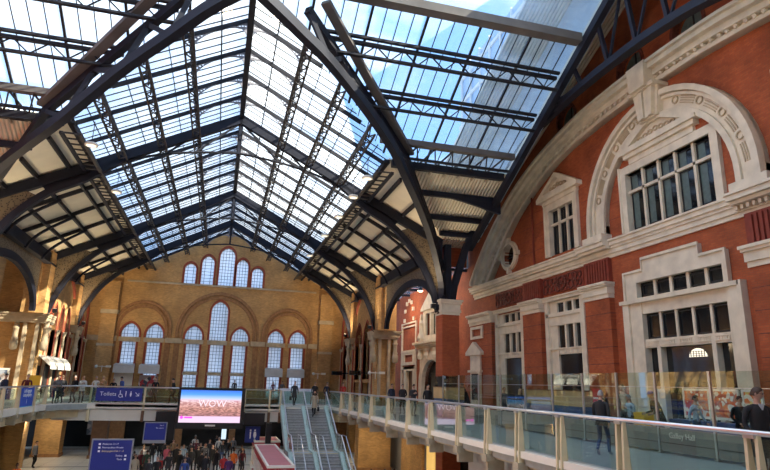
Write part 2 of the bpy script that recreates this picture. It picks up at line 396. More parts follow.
# tall hood of the gable bay, seen past the bowed truss
for a_, c_ in ((-.7,YC),(YC,41.2)):
    za_, zc_ = (19.3-.42*abs(v-YC) for v in (a_, c_)); ceil_part([(13,a_,za_),(18.6,a_,za_),(18.6,c_,zc_),(13,c_,zc_)], 'corr')
struct(MB().plate([[(YC-HW,8.9),(YC-HW,13.84),(YC,19.3),(YC+HW,13.84),(YC+HW,9.0),(YR,ZR),(7.3,ZR-SL*9.7)]], 'X', 15.3, 15.4).build('wall_east_hood', 'lead'))
struct(MB().plate([[(YC+HW,9.0),(41.2,9.0),(41.2,10.5),(YC+HW,13.8)]], 'X', 13.0, 13.1).box(13,18,41.1,41.3,9,10.5).build('wall_east_hood', 'red_y'))
# ---- lattice purlins
def lattice(p, q, depth, name, label, group=None, mt='lattice', w=.12, pitch=.9, tw=.2):
    p, q = Vector(p), Vector(q); L = (q-p).length; n = max(2, int(L/pitch)); t = thing(name, label, 'roof beam', tuple(p), 0, group)
    dn = Vector((0,0,-depth)); sd = (q-p).cross(Vector((0,0,1))).normalized()*tw
    MB().beam(p, q, w, .16).build('top_chord', mt, t); MB().beam(p+dn+sd, q+dn+sd, .08, .1).build('bottom_chord', mt, t); MB().beam(p+dn-sd, q+dn-sd, .08, .1).build('bottom_chord', mt, t)
    b = MB()
    for i in range(n):
        a = p.lerp(q, i/n); c = p.lerp(q, (i+.5)/n); e = p.lerp(q, (i+1)/n)
        b.beam(a, c+dn, .05, .05); b.beam(c+dn, e, .05, .05)
        if tw > .1: b.beam(a+dn+sd, c+dn-sd, .05, .05); b.beam(c+dn-sd, e+dn+sd, .05, .05)
    b.build('lacing', mt, t); return t
for s, side in ((1,'right'),(-1,'left')):
    for x, how in ((2.45,'first from the ridge'),(4.24,'second from the ridge'),(6.2,'third from the ridge')):
        lattice((s*x,YC+x-.9,zr(x)-.12), (s*x,YN-.1,zr(x)-.12), .55 if x > 3 else .6, 'lattice_purlin', 'long dark lattice purlin under the nave glazing, %s on the %s slope' % (how, side))
MB().beam((0,YC-1,H-.2), (0,YN-.1,H-.2), .28, .45).build('ridge_beam', 'steel2')
tag(bpy.data.objects['ridge_beam'], 'dark beam running along the top ridge of the nave roof', 'roof beam')
for s, side in ((1,'right'),(-1,'left')):
    # deep eaves girder between glass and boarding
    t = thing('eaves_girder', 'deep taupe lattice girder where the %s nave glazing meets the cream boarding' % side, 'roof beam', (s*EV,YC+EV,zr(EV)))
    y0, y1 = YC+EV, YN-.1
    MB().beam((s*(EV-.05),y0,zr(EV)-.1), (s*(EV-.05),y1,zr(EV)-.1), .3, .2).build('top_chord', 'steel2', t)
    MB().beam((s*(EV-.55),y0,zr(EV)-.75), (s*(EV-.55),y1,zr(EV)-.75), .16, .14).build('bottom_chord', 'lattice', t)
    MB().beam((s*(EV+.25),y0,zr(EV)-.75), (s*(EV+.25),y1,zr(EV)-.75), .16, .14).build('outer_chord', 'steel', t)
    b = MB(); y = y0
    while y < y1-.7:
        b.beam((s*(EV-.5),y,zr(EV)-.75), (s*(EV-.1),y+.35,zr(EV)-.1), .06, .06); b.beam((s*(EV-.1),y+.35,zr(EV)-.1), (s*(EV-.5),y+.7,zr(EV)-.75), .06, .06)
        b.beam((s*(EV-.55),y,zr(EV)-.75), (s*(EV+.25),y,zr(EV)-.75), .07, .07)
        y += .7
    b.build('lacing', 'lattice', t)
# transept purlins
for s, side in ((1,'right'),(-1,'left')):
    xe = TXE if s > 0 else 18
    for dy, how in ((4.25,'lower'),(2.0,'upper')):
        lt = lattice((s*(dy+.9),YC+dy,zr(dy)-.1), (s*xe,YC+dy,zr(dy)-.1), .62, 'lattice_purlin', '%s zigzag lattice purlin across the %s transept glazing' % (how, side), None, 'steel2', .16, 1.3, .05)
        MB().beam((s*(dy+.9),YC+dy-.28,zr(dy-.28)-.12), (s*xe,YC+dy-.28,zr(dy-.28)-.12), .16, .12).build('side_plate', 'steel2', lt)
    tag(MB().beam((s*.9,YC,H-.22), (s*xe,YC,H-.22), .5, .4).build('transept_ridge_beam', 'gutter'), 'taupe ridge beam of the %s transept roof with glazing below' % side, 'roof beam')
    # eaves girder of the transept, deep and bracketed
    t = thing('transept_eaves_girder', 'dark bracketed lattice girder at the foot of the %s transept glazing' % side, 'roof beam', (s*EV,YC+EV,zr(EV)))
    xa = EV+.2
    MB().beam((s*(xa-1),YC+6.5,zr(6.5)-.15), (s*xe,YC+6.5,zr(6.5)-.15), .35, .3).build('top_chord', 'gutter', t)
    MB().beam((s*xa,YC+7.1,zr(7.1)-.45), (s*xe,YC+7.1,zr(7.1)-.45), .14, .12).build('middle_chord', 'steel2', t)
    MB().beam((s*xa,YC+EV,zr(EV)-.2), (s*xe,YC+EV,zr(EV)-.2), .3, .38).build('bottom_chord', 'steel2', t)
    b = MB(); x = xa
    while x < xe-1:
        b.beam((s*x,YC+6.5,zr(6.5)-.3), (s*(x+.5),YC+EV,zr(EV)-.1), .07, .07); b.beam((s*(x+.5),YC+EV,zr(EV)-.1), (s*(x+1),YC+6.5,zr(6.5)-.3), .07, .07); x += 1
    b.build('lacing', 'lattice', t)
    x = xa+.6
    while x < xe:
        MB().beam((s*x,YC+EV-.05,zr(EV)-.3), (s*x,YC+EV+.5,zr(EV+.5)-.12), .09, .14).build('bracket', 'bracket_paint', t); x += .85
    # ribs on the corrugated lining
    for k, dy in enumerate((9.45, 11.1, 12.3)):
        x0 = dy+.2; x1 = 15.2
        r = MB().beam((s*x0,YC+dy,zr(dy)-.2), (s*(x1 if s > 0 else 18),YC+dy,zr(dy)-.2), .22, .3).build('lining_rib', 'steel')
        tag(r, 'dark rib across the %s corrugated transept lining, %s of three' % (side, ('highest','middle','lowest')[k]), 'roof beam')
        if k == 0:   # curved haunch to the gable truss
            h = MB(); pr = [(x1-3.4,-.3),(x1,-.3),(x1,-1.0),(x1-.5,-.95),(x1-1.2,-.72),(x1-2.2,-.5)]
            h.plate([[(s*u, zr(dy)+v) for u, v in pr]], 'Y', YC+dy-.1, YC+dy+.1); h.build('haunch', 'steel', r)
# rafters of the nave with pierced corner brackets
def nave_rafter(y, first=[None], xm=EV):
    if first[0] is None or xm < EV:
        t = thing('glazing_rafter', 'dark glazing rafter pair with pierced corner brackets, meeting at the nave ridge', 'roof rafter', (0,y,0), 0, 'rafters with pierced brackets under the nave ridge')
        for s in (1,-1):
            MB().beam((0,y,H-.12), (s*xm,y,zr(xm)-.12), .1, .2).build('rafter', 'steel2', t)
            # spandrel bracket: curved lower edge, pierced
            b = MB()
            for (c0, c1) in (((.14, 1.15)), ((2.32, 1.35))):
                top = lambda x: zr(x)-.2
                xs = [c0 + (c1-c0)*i/8 for i in range(9)]
                dep = [.62*(1-math.sqrt(max(0, 1-(1-i/8)**2)))+.03 for i in range(9)]
                lower = [(s*x, top(x)-d) for x, d in zip(xs, dep)]; upper = [(s*x, top(x)) for x in xs]
                outl = upper + lower[::-1]
                holes = []
                for i in range(0, 4):
                    x = xs[i]+(.07 if c1 > c0 else -.07); d = dep[i+1]
                    if d > .1:
                        cc = (s*x, top(x)-d/2); r = min(.055, d*.33); holes.append([(cc[0]+r*math.cos(a*PI/3), cc[1]+r*math.sin(a*PI/3)) for a in range(6)])
                b.plate([outl]+holes, 'Y', y-.03, y+.03)
            b.build('pierced_bracket', 'fret', t)
        if xm < EV: return t
        first[0] = t; return t
    return copy_tree(first[0], None, (0,y,0))
n0 = [y for y in [CB[0]-2.475*i for i in range(4,0,-1)]]
ys = n0 + [CB[0]+2.5*i for i in range(1,6)] + [CB[1]+2.45*i for i in range(1,4)] + [CB[2]+2.4, CB[2]+4.8]
for y in ys: nave_rafter(y, xm=min(EV, y-YC))
# ------------------------------------------------------------------ main trusses
def truss(Y, label, first=[None]):
    if first[0] is not None:
        return copy_tree(first[0], None, (0,Y,0), None, label)
    t = thing('roof_truss', label, 'roof truss', (0,Y,0)); first[0] = t
    zc = lambda x: 15.35 - .52*x if x < 8 else 11.19 - .5*(x-8)
    for s in (1,-1):
        MB().path([(s*x,Y,zc(x)) for x in (0,4,8,10.5,12.9)], .34, .55, up=(0,0,1)).build('rafter', 'steel', t)
        # web plate that deepens toward the eaves and the sweeping curved brace down to the capital
        pr = spline([(6.2,zc(6.2)-.15),(8.0,10.55),(9.7,9.55),(11.2,8.0),(12.2,6.2),(12.75,4.4)], 5)
        MB().path([(s*x,Y,z) for x, z in pr], .34, .34, up=(0,1,0)).build('curved_brace', 'steel', t)
        web = [(s*x,z) for x, z in pr if z > 9.5] + [(s*x,zc(x)) for x in (10.2, 8, 6.2)]
        MB().plate([web], 'Y', Y-.05, Y+.05).build('web_plate', 'steel', t)
        # pierced spandrel between brace, rafter and post
        sp = [(s*x,z) for x, z in pr if 4.6 < z < 9.3] + [(s*12.75,5.2),(s*12.75,8.65),(s*10.9,9.6)]
        MB().plate([sp], 'Y', Y-.03, Y+.03).build('pierced_spandrel', 'perf', t)
        MB().beam((s*12.85,Y,4.3), (s*12.85,Y,9.0), .22, .3).build('post', 'steel', t)
        # struts and ties
        for (a, c) in (((.15,15.0),(2.6,12.75)), ((2.45,zc(2.45)),(4.35,12.25)), ((4.24,zc(4.24)),(6.0,11.75))):
            MB().beam((s*a[0],Y,a[1]), (s*c[0],Y,c[1]), .1, .1).build('strut', 'steel2', t)
        MB().tube(spline([(0,Y,13.15),(s*2.6,Y,12.85),(s*5.2,Y,12.2),(s*8.2,Y,10.75)], 4), .07, 6).build('tie_rod', 'steel2', t)
    MB().beam((0,Y,15.4), (0,Y,13.1), .16, .16).build('king_post', 'steel', t)
    return t
def perf_mat():
    m, nt, b = new_mat('perforated cream spandrel sheet')
    g = N(nt, 'ShaderNodeNewGeometry'); v = N(nt, 'ShaderNodeTexVoronoi'); v.inputs['Scale'].default_value = 9; nt.links.new(g.outputs['Position'], v.inputs['Vector'])
    r = N(nt, 'ShaderNodeValToRGB'); r.color_ramp.elements[0].position = .25; r.color_ramp.elements[1].position = .45
    r.color_ramp.elements[0].color = (.04,.03,.022,1); r.color_ramp.elements[1].color = (.20,.15,.09,1)
    nt.links.new(v.outputs['Distance'], r.inputs['Fac']); nt.links.new(r.outputs['Color'], b.inputs['Base Color']); b.inputs['Roughness'].default_value = .7
    return m
M['perf'] = perf_mat()
truss(CB[0], 'nearest nave roof truss, navy iron, its curved feet standing on the crossing columns')
truss(CB[1], 'middle nave roof truss, navy iron, springing from the buff brick piers')
truss(CB[2], 'furthest nave roof truss, navy iron, just in front of the lancet gable')
# ribs on the nave boarding
for s, side in ((1,'right'),(-1,'left')):
    for x, how in ((8.85,'upper'),(10.3,'middle'),(11.7,'lower')):
        tag(MB().beam((s*x,YC+x,zr(x)-.12), (s*x,YN-.1,zr(x)-.12), .14, .24).build('boarding_rib', 'steel2'), '%s long dark rib along the %s cream nave boarding' % (how, side), 'roof beam')
    t = thing('wall_plate_girder', 'navy plate girder along the head of the %s nave wall' % side, 'roof beam', (s*12.9,33.5,8.6))
    MB().box(s*12.7, s*13.05, CB[0]+.2, YN-.1, 8.1, 8.85).build('web', 'steel', t); MB().box(s*12.55, s*13.05, CB[0]+.2, YN-.1, 8.0, 8.12).build('flange', 'steel', t)
    k = 0
    bays = [(CB[0],CB[1],4),(CB[1],CB[2],3),(CB[2],YN,2)]
    fst = None
    for a, c, nn in bays:
        for i in range(1, nn):
            y = a+(c-a)*i/nn
            if fst is None:
                t = thing('curved_rib', 'dark curved rib dividing the cream boarding on the %s side' % side, 'roof rib', (0,y,0), 0, 'curved ribs on the %s boarding' % side)
                MB().beam((s*8.0,y,zr(8)-.14), (s*HW,y,zr(HW)-.14), .14, .24).build('rafter', 'steel2', t)
                MB().path([(s*x,y,z) for x, z in spline([(10.0,10.25),(11.2,9.45),(12.1,8.7),(12.6,7.9)],4)], .14, .18, up=(0,1,0)).build('brace', 'steel', t)
                fst = t
            else: copy_tree(fst, None, (0,y,0))
# iron arches between the columns along the nave arcade (bay beside the crossing)
def long_arch(s, y0, y1, label):
    t = thing('arcade_arch', label, 'iron arch', (s*13,(y0+y1)/2,4.5))
    c = (y0+y1)/2; a = (y1-y0)/2-.25
    ar = [(c+a*math.cos(k*PI/24), 4.4+2.75*math.sin(k*PI/24)) for k in range(25)]
    MB().path([(s*13,y,z) for y, z in ar], .5, .3, up=(1,0,0)).build('arch_rib', 'steel', t)
    MB().plate([[(y1-.1,4.5),(y1-.1,8.1),(y0+.1,8.1),(y0+.1,4.5)]+ar[::-1]], 'X', s*13-.04, s*13+.04).build('pierced_spandrel', 'perf', t)
    return t
long_arch(1, 33.9, 46.3, 'navy iron arch framing the white stone doorway on the right')
long_arch(-1, 33.9, 46.3, 'navy iron arch at the left edge beside the buff brick pier')
# ------------------------------------------------------------------ valley trusses at the crossing and gable truss
VLO = {1: [(12.97,33.3,4.9),(12.75,33.05,6.33),(11.35,31.04,8.4),(9.96,29.04,9.55),(8.44,26.8,10.35),(7.2,25.1,11.1),(5.34,23.2,12.05),(3.27,21.14,12.8),(1.84,19.7,13.0),(.51,18.38,13.15),(-2.2,15.6,13.3)],
       -1: [(-12.95,33.4,5.0),(-12.8,32.9,7.0),(-12.3,31.9,8.9),(-10.8,29.68,9.55),(-8.93,27.2,10.0),(-7.2,25.1,10.5),(-4.82,22.68,11.75),(-2.89,20.75,12.5),(-1.07,18.93,13.15),(1.9,15.9,13.4)]}
def valley(s, side):
    t = thing('valley_truss', 'massive diagonal navy truss rising from the %s crossing column to the roof ridge' % side, 'roof truss', (s*13,33.5,5.1))
    lo = spline(VLO[s], 4)
    MB().path(lo, .36, .42).build('lower_chord', 'steel', t)
    up = [(12.9,12.9,7.2),(11.6,11.3,9.3),(9.9,8.9,10.7),(8.6,7.0,11.7),(6.3,4.7,12.95),(4.0,2.4,14.1),(2.2,.6,15.0)]
    MB().path([(s*x,YC+y,z-.15) for x, y, z in up], .28, .36).build('upper_chord', 'steel', t)
    for a, c in ((5,(8.6,7.0,11.6)), (5,(6.3,4.7,12.8)), (6,(6.3,4.7,12.8)), (6,(4.0,2.4,14.0)), (7,(4.0,2.4,14.0)), (7,(2.2,.6,14.9))):
        MB().beam(VLO[s][min(a, len(VLO[s])-1)], (s*c[0],YC+c[1],c[2]), .16, .2).build('strut', 'steel', t)
    tag(MB().beam((s*2.9,YC+.45,zr(.45)-.3), (s*8.8,YC+7.0,zr(7.0)-.3), .42, .2).build('valley_gutter', 'gutter'), 'taupe valley gutter where the %s transept glazing meets the nave roof' % side, 'gutter')
for s, side in ((1,'right'),(-1,'left')): valley(s, side)
t = thing('gable_truss', 'bowed navy truss with upright struts in front of the red brick gable', 'roof truss', (15.3,33.5,5))
BOW = spline([(0,13.85),(3,13.75),(6.2,13.3),(8.5,12.35),(11.3,10.3),(13.2,8.0),(14.3,6.1)], 5)
bow = [(20+d, z) for d, z in BOW[::-1]]+[(20-d, z) for d, z in BOW[1:]]
foot = [(13.6,33.36,5.1),(13.75,33.38,6.07),(14.3,32.88,8.33),(15.0,32.3,10.5)]
MB().path(foot+[(15.3,y,z) for y, z in bow if z > 11.2 or y < 20], .32, .4, up=(1,0,0)).build('bow_chord', 'steel', t)
MB().beam((14.8,YR,ZR-.5), (14.8,YC+HW,zr(HW)-.5), .3, .4).build('rafter_chord', 'steel', t); MB().beam((14.8,YR,ZR-.5), (14.8,7.3,ZR-SL*9.7-.5), .3, .4).build('rafter_chord', 'steel', t)
def bowz(dy):
    for (a, za), (c, zc_) in zip(BOW, BOW[1:]):
        if a <= dy <= c: return za+(zc_-za)*(dy-a)/max(1e-6, c-a)
    return 6.1
def zx(y): return ZR-SL*abs(y-YR)
for q in (1,-1):
    ds = [1.0,2.8,4.6,6.3,7.9,9.4,10.8,12.0]
    for i, d in enumerate(ds):
        MB().beam((15.3,YC+q*d,bowz(d)), (14.9,YC+q*d,zx(YC+q*d)-.5), .16, .16).build('upright', 'steel', t)
        if i: MB().beam((15.3,YC+q*ds[i-1],bowz(ds[i-1])), (14.9,YC+q*d,zx(YC+q*d)-.5), .1, .12).build('diagonal', 'steel', t)
# round lamps hung below the eaves
for s, side, lst in ((1,'right',[(29.0,'nearest'),(32.5,'second nearest'),(37.0,'third nearest'),(42.5,'fourth nearest'),(50.0,'furthest')]), (-1,'left',[(29.0,'nearest'),(36.5,'furthest')])):
    for y, w in lst:
        x = 6.9
        t = thing('pendant_lamp', 'round pale pendant lamp under the %s eaves girder, %s of its row' % (side, w), 'lamp', (s*x,y,10.9))
        MB().lathe([(.1,.1),(.28,.06),(.31,0),(.3,-.06)], (s*x,y,10.9), 16).build('shade', 'white', t); MB().lathe([(.22,-.06),(.22,-.08)], (s*x,y,10.9), 16).build('diffuser', 'lampglow', t)
        MB().beam((s*x,y,11.0), (s*x,y,12.1), .03, .03).build('rod', 'steel2', t)
# ------------------------------------------------------------------ the red brick facade on the right (plane x = 18)
XW, FC = 18.2, 19.95
def mir(pts): return [(2*FC-u, v) for u, v in pts]
WA = (32.75,36.5); WB = (26.35,30.0)
holes = [rect(*WA,-1.7,4.8), rect(*WB,-1.7,4.85), rect(17.0,22.9,-1.7,3.95), rect(17.2,22.2,4.05,4.8), rect(17.1,22.5,7.3,10.1), rect(26.55,29.35,7.5,10.25), rect(38.35,39.95,3.5,4.1),
         [(34.3+.85*math.cos(a*PI/10), 8.55+.8*math.sin(a*PI/10)) for a in range(20)],
         rect(2*FC-30.0,2*FC-26.35,-1.7,4.85), rect(2*FC-29.35,2*FC-26.55,7.5,10.25)]
# doorway arch beyond the arcade
DY0, DY1 = 46.2, 51.2
holes += [[(DY0,-1.7),(DY1,-1.7),(DY1,.2)]+[((DY0+DY1)/2+2.5*math.cos(a*PI/12), .2+2.0*math.sin(a*PI/12)) for a in range(1,12)]+[(DY0,.2)], rect(54.3,56.6,-1.7,1.4), rect(48.0,50.6,4.4,6.4)]
RND = [(17.7,15.3),(21.4,15.45),(27.0,15.2),(12.9,15.2)]
holes += [[(cy+.85*math.cos(a*PI/10), cz+.85*math.sin(a*PI/10)) for a in range(20)] for cy, cz in RND]
roofp = [(-8,9.2),(-.5,9.2),(-.5,10.6),(YC,19.3),(41.2,10.5),(41.2,9.0),(YN,9.0)]
mb = MB(); mb.plate([[(-8,-6.5),(YN,-6.5)]+roofp[::-1]]+holes, 'X', XW, XW+.6)
struct(mb.build('wall_east', 'red_y'))
MB().box(XW+1.6, XW+1.7, -8, YN, -6.5, 14).build('wall_behind_windows', 'dark'); struct(bpy.data.objects['wall_behind_windows'])
# brick pilasters, dark red fluted blocks above them, stone caps
def ypil(y0, y1, z0, z1, x, m, nm, lab, extra=None):
    o = MB().box(x, XW+.02, y0, y1, z0, z1).build(nm, m); struct(o); return o
tn = [0]
def trim(mbs, m, label=None):
    tn[0] += 1; return struct((mbs).build('trim_%d' % tn[0], m), label)
for (y0, y1) in ((23.9,25.9),(30.3,32.4),(36.8,40.4),(2*FC-25.9,2*FC-23.9),(2*FC-32.4,2*FC-30.3)):
    trim(MB().box(XW-.28, XW+.05, y0, y1, -1.7, 4.4), 'red_y')
    q = MB()
    for k in range(7): q.box(XW-.285, XW, y0-.005, y1+.005, -1.2+k*.8, -1.17+k*.8)
    q.build('course_grooves', 'carved', bpy.data.objects['trim_%d' % tn[0]])
    # cap with moulded profile
    b = MB()
    for (p, za, zb) in ((.34,4.35,4.55),(.42,4.55,4.9),(.52,4.9,5.0),(.6,5.0,5.12)): b.box(XW-p, XW+.05, y0-.02-(p-.34)*.4, y1+.02+(p-.34)*.4, za, zb)
    trim(b, 'stone')
    if y1-y0 < 3:
        b = MB().box(XW-.22, XW+.05, y0, y1, 5.12, 6.35)
        for i in range(8): b.box(XW-.3, XW-.2, y0+.15+i*(y1-y0-.3)/8, y0+.15+(i+.55)*(y1-y0-.3)/8, 5.2, 6.25)
        trim(b, 'fluted')
# entablature: projecting over the side bays, shallower sill over the middle window
def entab(y0, y1, p, dent=False):
    b = MB()
    for (q, za, zb) in ((.10,6.32,6.5),(.18,6.5,6.72),(p*.75,6.72,6.85),(p,6.85,7.05),(p+.08,7.05,7.14)): b.box(XW-q, XW+.05, y0, y1, za, zb)
    if dent:
        y = y0+.1
        while y < y1-.15: b.box(XW-.36, XW-.1, y, y+.13, 6.54, 6.7); y += .25
    return trim(b, 'stone')
entab(25.9, 40.0, .5); entab(23.6, 25.9, .68); entab(2*FC-23.6, 23.6, .32); entab(2*FC-25.9, 2*FC-23.6, .68, True); entab(-8, 2*FC-25.9, .5, True)
# white band between the caps
for (y0, y1) in ((25.9,30.3),(32.4,36.8),(2*FC-30.3,2*FC-25.9)):
    trim(MB().box(XW-.2, XW+.05, y0, y1, 4.85, 5.02).box(XW-.3, XW+.05, y0, y1, 5.02, 5.1), 'stone')
# carved frieze panels
for (y0, y1) in ((26.15,30.15),(32.55,36.4),(2*FC-30.15,2*FC-26.15)):
    t = MB().box(XW-.1, XW+.05, y0, y1, 5.3, 6.25); b = MB(); nn = 9
    for i in range(nn):
        for j in range(2):
            cy = y0+.3+(y1-y0-.6)*i/(nn-1); cz = 5.55+.42*j; r = .16+.03*((i*7+j*3) % 3)
            b.path([(XW-.13, cy+r*math.cos(a*PI/5), cz+r*math.sin(a*PI/5)) for a in range(10)], .07, .06, up=(1,0,0), closed=True)
    b.path([(XW-.15,(y0+y1)/2+.42*math.cos(a*PI/8), 5.78+.34*math.sin(a*PI/8)) for a in range(16)], .09, .09, up=(1,0,0), closed=True)
    o = trim(t, 'fluted'); b.build('carved_scrolls', 'carved', o)
# lower white plinth band course lines in brickwork (drip strings)
wn = [wi]
def stone_window(y0, y1, z0, z1, cols, rows, fr=.22, pane='dark_pane', mul=.13, dep=.2, blind=False, proj=.12):
    """stone surround with mullions, transoms, and one dark pane behind; rows = list of heights (fractions) from the bottom"""
    wn[0] += 1
    o = struct(MB().box(XW+dep, XW+dep+.04, y0-.05, y1+.05, z0-.05, z1+.05).build('window_%d' % wn[0], pane))
    f = MB()
    if fr > 0: f.box(XW-proj, XW+dep+.02, y0-fr, y0, z0-.05, z1+fr); f.box(XW-proj, XW+dep+.02, y1, y1+fr, z0-.05, z1+fr); f.box(XW-proj, XW+dep+.02, y0, y1, z1, z1+fr)
    if fr > 0: f.box(XW-proj-.06, XW+.02, y0-fr-.06, y0-fr+.05, z0-.05, z1+fr+.06); f.box(XW-proj-.06, XW+.02, y1+fr-.05, y1+fr+.06, z0-.05, z1+fr+.06)
    if fr > 0: f.build('surround', 'stone', o)
    m = MB()
    for i in range(1, cols): y = y0+(y1-y0)*i/cols; m.box(XW+.03, XW+dep, y-mul/2, y+mul/2, z0, z1)
    for r in rows: z = z0+(z1-z0)*r; m.box(XW+.03, XW+dep, y0, y1, z-mul/2, z+mul/2)
    m.build('mullions', 'stone', o)
    s = MB()
    w = (y1-y0)/cols; zz = [z0]+[z0+(z1-z0)*r for r in rows]+[z1]
    for i in range(cols):
        for a, c in zip(zz, zz[1:]):
            ya, yb, za, zb = y0+w*i+mul/2, y0+w*(i+1)-mul/2, a+mul/2, c-mul/2
            s.box(XW+dep-.05, XW+dep, ya, ya+.05, za, zb); s.box(XW+dep-.05, XW+dep, yb-.05, yb, za, zb); s.box(XW+dep-.05, XW+dep, ya, yb, za, za+.05); s.box(XW+dep-.05, XW+dep, ya, yb, zb-.05, zb)
    s.build('sash', 'black', o)
    if blind:
        q = MB()
        for i in range(cols): q.box(XW+dep-.012, XW+dep-.004, y0+w*i+w*.52, y0+w*(i+1)-mul/2-.05, z0+.1, z1-.1)
        q.build('blind', 'blind', o)
    return o
# upper middle window and its pediment
o = stone_window(17.2, 22.3, 7.3, 10.1, 5, (.68,), .38, blind=True)
b = MB()
b.box(XW-.16, XW+.05, 17.9, 21.9, 10.48, 10.75); b.box(XW-.3, XW+.05, 17.7, 22.1, 10.75, 10.95); b.box(XW-.42, XW+.05, 17.5, 22.3, 10.95, 11.12)
b.plate([[(17.5,11.12),(22.3,11.12),(19.9,12.3)],[(18.25,11.22),(21.55,11.22),(19.9,12.02)]], 'X', XW-.42, XW+.05)
b.plate([[(18.25,11.22),(21.55,11.22),(19.9,12.02)]], 'X', XW-.2, XW+.05)
b.build('pediment', 'stone', o)
b = MB()
for i in range(7): b.path([(XW-.23, 19.9+(i-3)*.34+.13*math.cos(a*PI/4), 11.36+.1*(3-abs(i-3))*.5+.1*math.sin(a*PI/4)) for a in range(8)], .06, .06, up=(1,0,0), closed=True)
b.build('carved_leaves', 'stone2', o)
# small pedimented windows
for m_ in (lambda y: y, lambda y: 2*FC-y):
    a, c = sorted((m_(26.75), m_(29.2)))
    o = stone_window(a, c, 7.5, 10.2, 3, (.68,), .42)
    mid = (a+c)/2; b = MB()
    b.box(XW-.2, XW+.05, mid-1.75, mid+1.75, 10.62, 10.85); b.box(XW-.4, XW+.05, mid-2.1, mid+2.1, 10.85, 11.1)
    b.plate([[(mid-2.1,11.1),(mid+2.1,11.1),(mid,12.25)],[(mid-1.4,11.22),(mid+1.4,11.22),(mid,11.95)]], 'X', XW-.4, XW+.05); b.plate([[(mid-1.4,11.22),(mid+1.4,11.22),(mid,11.95)]], 'X', XW-.16, XW+.05)
    b.build('pediment', 'stone', o)
    b = MB()
    for i in range(5): b.path([(XW-.2, mid+(i-2)*.34+.13*math.cos(q*PI/4), 11.42+.1*(2-abs(i-2))*.6+.1*math.sin(q*PI/4)) for q in range(8)], .06, .06, up=(1,0,0), closed=True)
    b.build('carved_leaves', 'stone2', o)
# oval window
wn[0] += 1
o = struct(MB().box(XW+.3, XW+.34, 33.3, 35.3, 7.6, 9.5).build('window_%d' % wn[0], 'dark_pane'))
b = MB(); ring = lambda ra, rb, k=24: [(34.3+ra*math.cos(a*2*PI/k), 8.55+rb*math.sin(a*2*PI/k)) for a in range(k)]
b.plate([ring(1.15,1.0), ring(.85,.78)], 'X', XW-.14, XW+.3); b.plate([ring(1.0,.9), ring(.85,.78)], 'X', XW-.22, XW-.1)
for a, c in ((34.3,9.6),(34.3,7.5),(33.15,8.55),(35.45,8.55)): b.box(XW-.25, XW, a-.16, a+.16, c-.14, c+.14)
b.build('surround', 'stone', o)
MB().box(XW+.2, XW+.3, 34.27, 34.33, 7.7, 9.4).box(XW+.2, XW+.3, 33.4, 35.2, 8.52, 8.58).build('glazing_bar', 'black', o)
# window bays A and B at walkway level (and the mirrored one)
for (y0, y1) in (WA, WB, tuple(2*FC-v for v in WB[::-1])):
    wn[0] += 1
    o = struct(MB().box(XW+.16, XW+.2, y0, y1, -1.7, 4.85).build('window_%d' % wn[0], 'dark_pane'))
    f = MB(); yl = y0+.28; yh = y1-.95
    f.box(XW-.12, XW+.16, y0-.12, yl, -1.7, 4.87); f.box(XW-.12, XW+.05, y1-.25, y1+.1, -1.7, 4.87); f.box(XW+.05, XW+.16, yh, y1, -1.7, 4.87)
    f.box(XW+.06, XW+.16, yl, yh, 4.72, 4.87)
    f.box(XW-.12, XW+.16, yl, y1, 3.95, 4.15); f.box(XW-.02, XW+.16, yl, y1, 3.45, 3.95); f.box(XW-.04, XW+.16, yl, yh, 1.85, 2.2); f.box(XW-.1, XW+.3, yl, y1, 2.12, 2.2)
    f.build('surround', 'stone', o)
    m = MB()
    for i in (1, 2):
        y = yl+(yh-yl)*i/3; m.box(XW+.02, XW+.16, y-.09, y+.09, 4.15, 4.72); m.box(XW+.02, XW+.16, y-.08, y+.08, 2.2, 3.45)
    for i in range(7): y = yl+(yh-yl)*(i+.5)/7; m.box(XW-.08, XW, y-.06, y+.06, 1.92, 2.08)
    m.build('mullions', 'stone', o)
# little square window and niche on the corner pier
wn[0] += 1
o = struct(MB().box(XW+.05, XW+.1, 38.3, 40.0, 3.45, 4.15).build('window_%d' % wn[0], 'dark_pane'))
MB().plate([rect(38.1,40.15,3.35,4.25), rect(38.4,39.85,3.55,4.05)], 'X', XW-.38, XW+.1).build('surround', 'stone', o)
b = MB().box(XW-.4, XW+.05, 38.5, 40.2, -1.7, 2.2).box(XW-.5, XW+.05, 38.3, 40.45, 1.0, 1.15).box(XW-.55, XW+.05, 38.1, 40.7, 2.2, 2.42)
b.plate([[(38.1,2.42),(40.7,2.42),(39.4,3.15)]], 'X', XW-.55, XW+.05)
trim(b, 'stone'); MB().box(XW-.44, XW-.38, 38.8, 39.9, -.9, .9).build('niche_recess', 'dark', bpy.data.objects['trim_%d' % tn[0]])
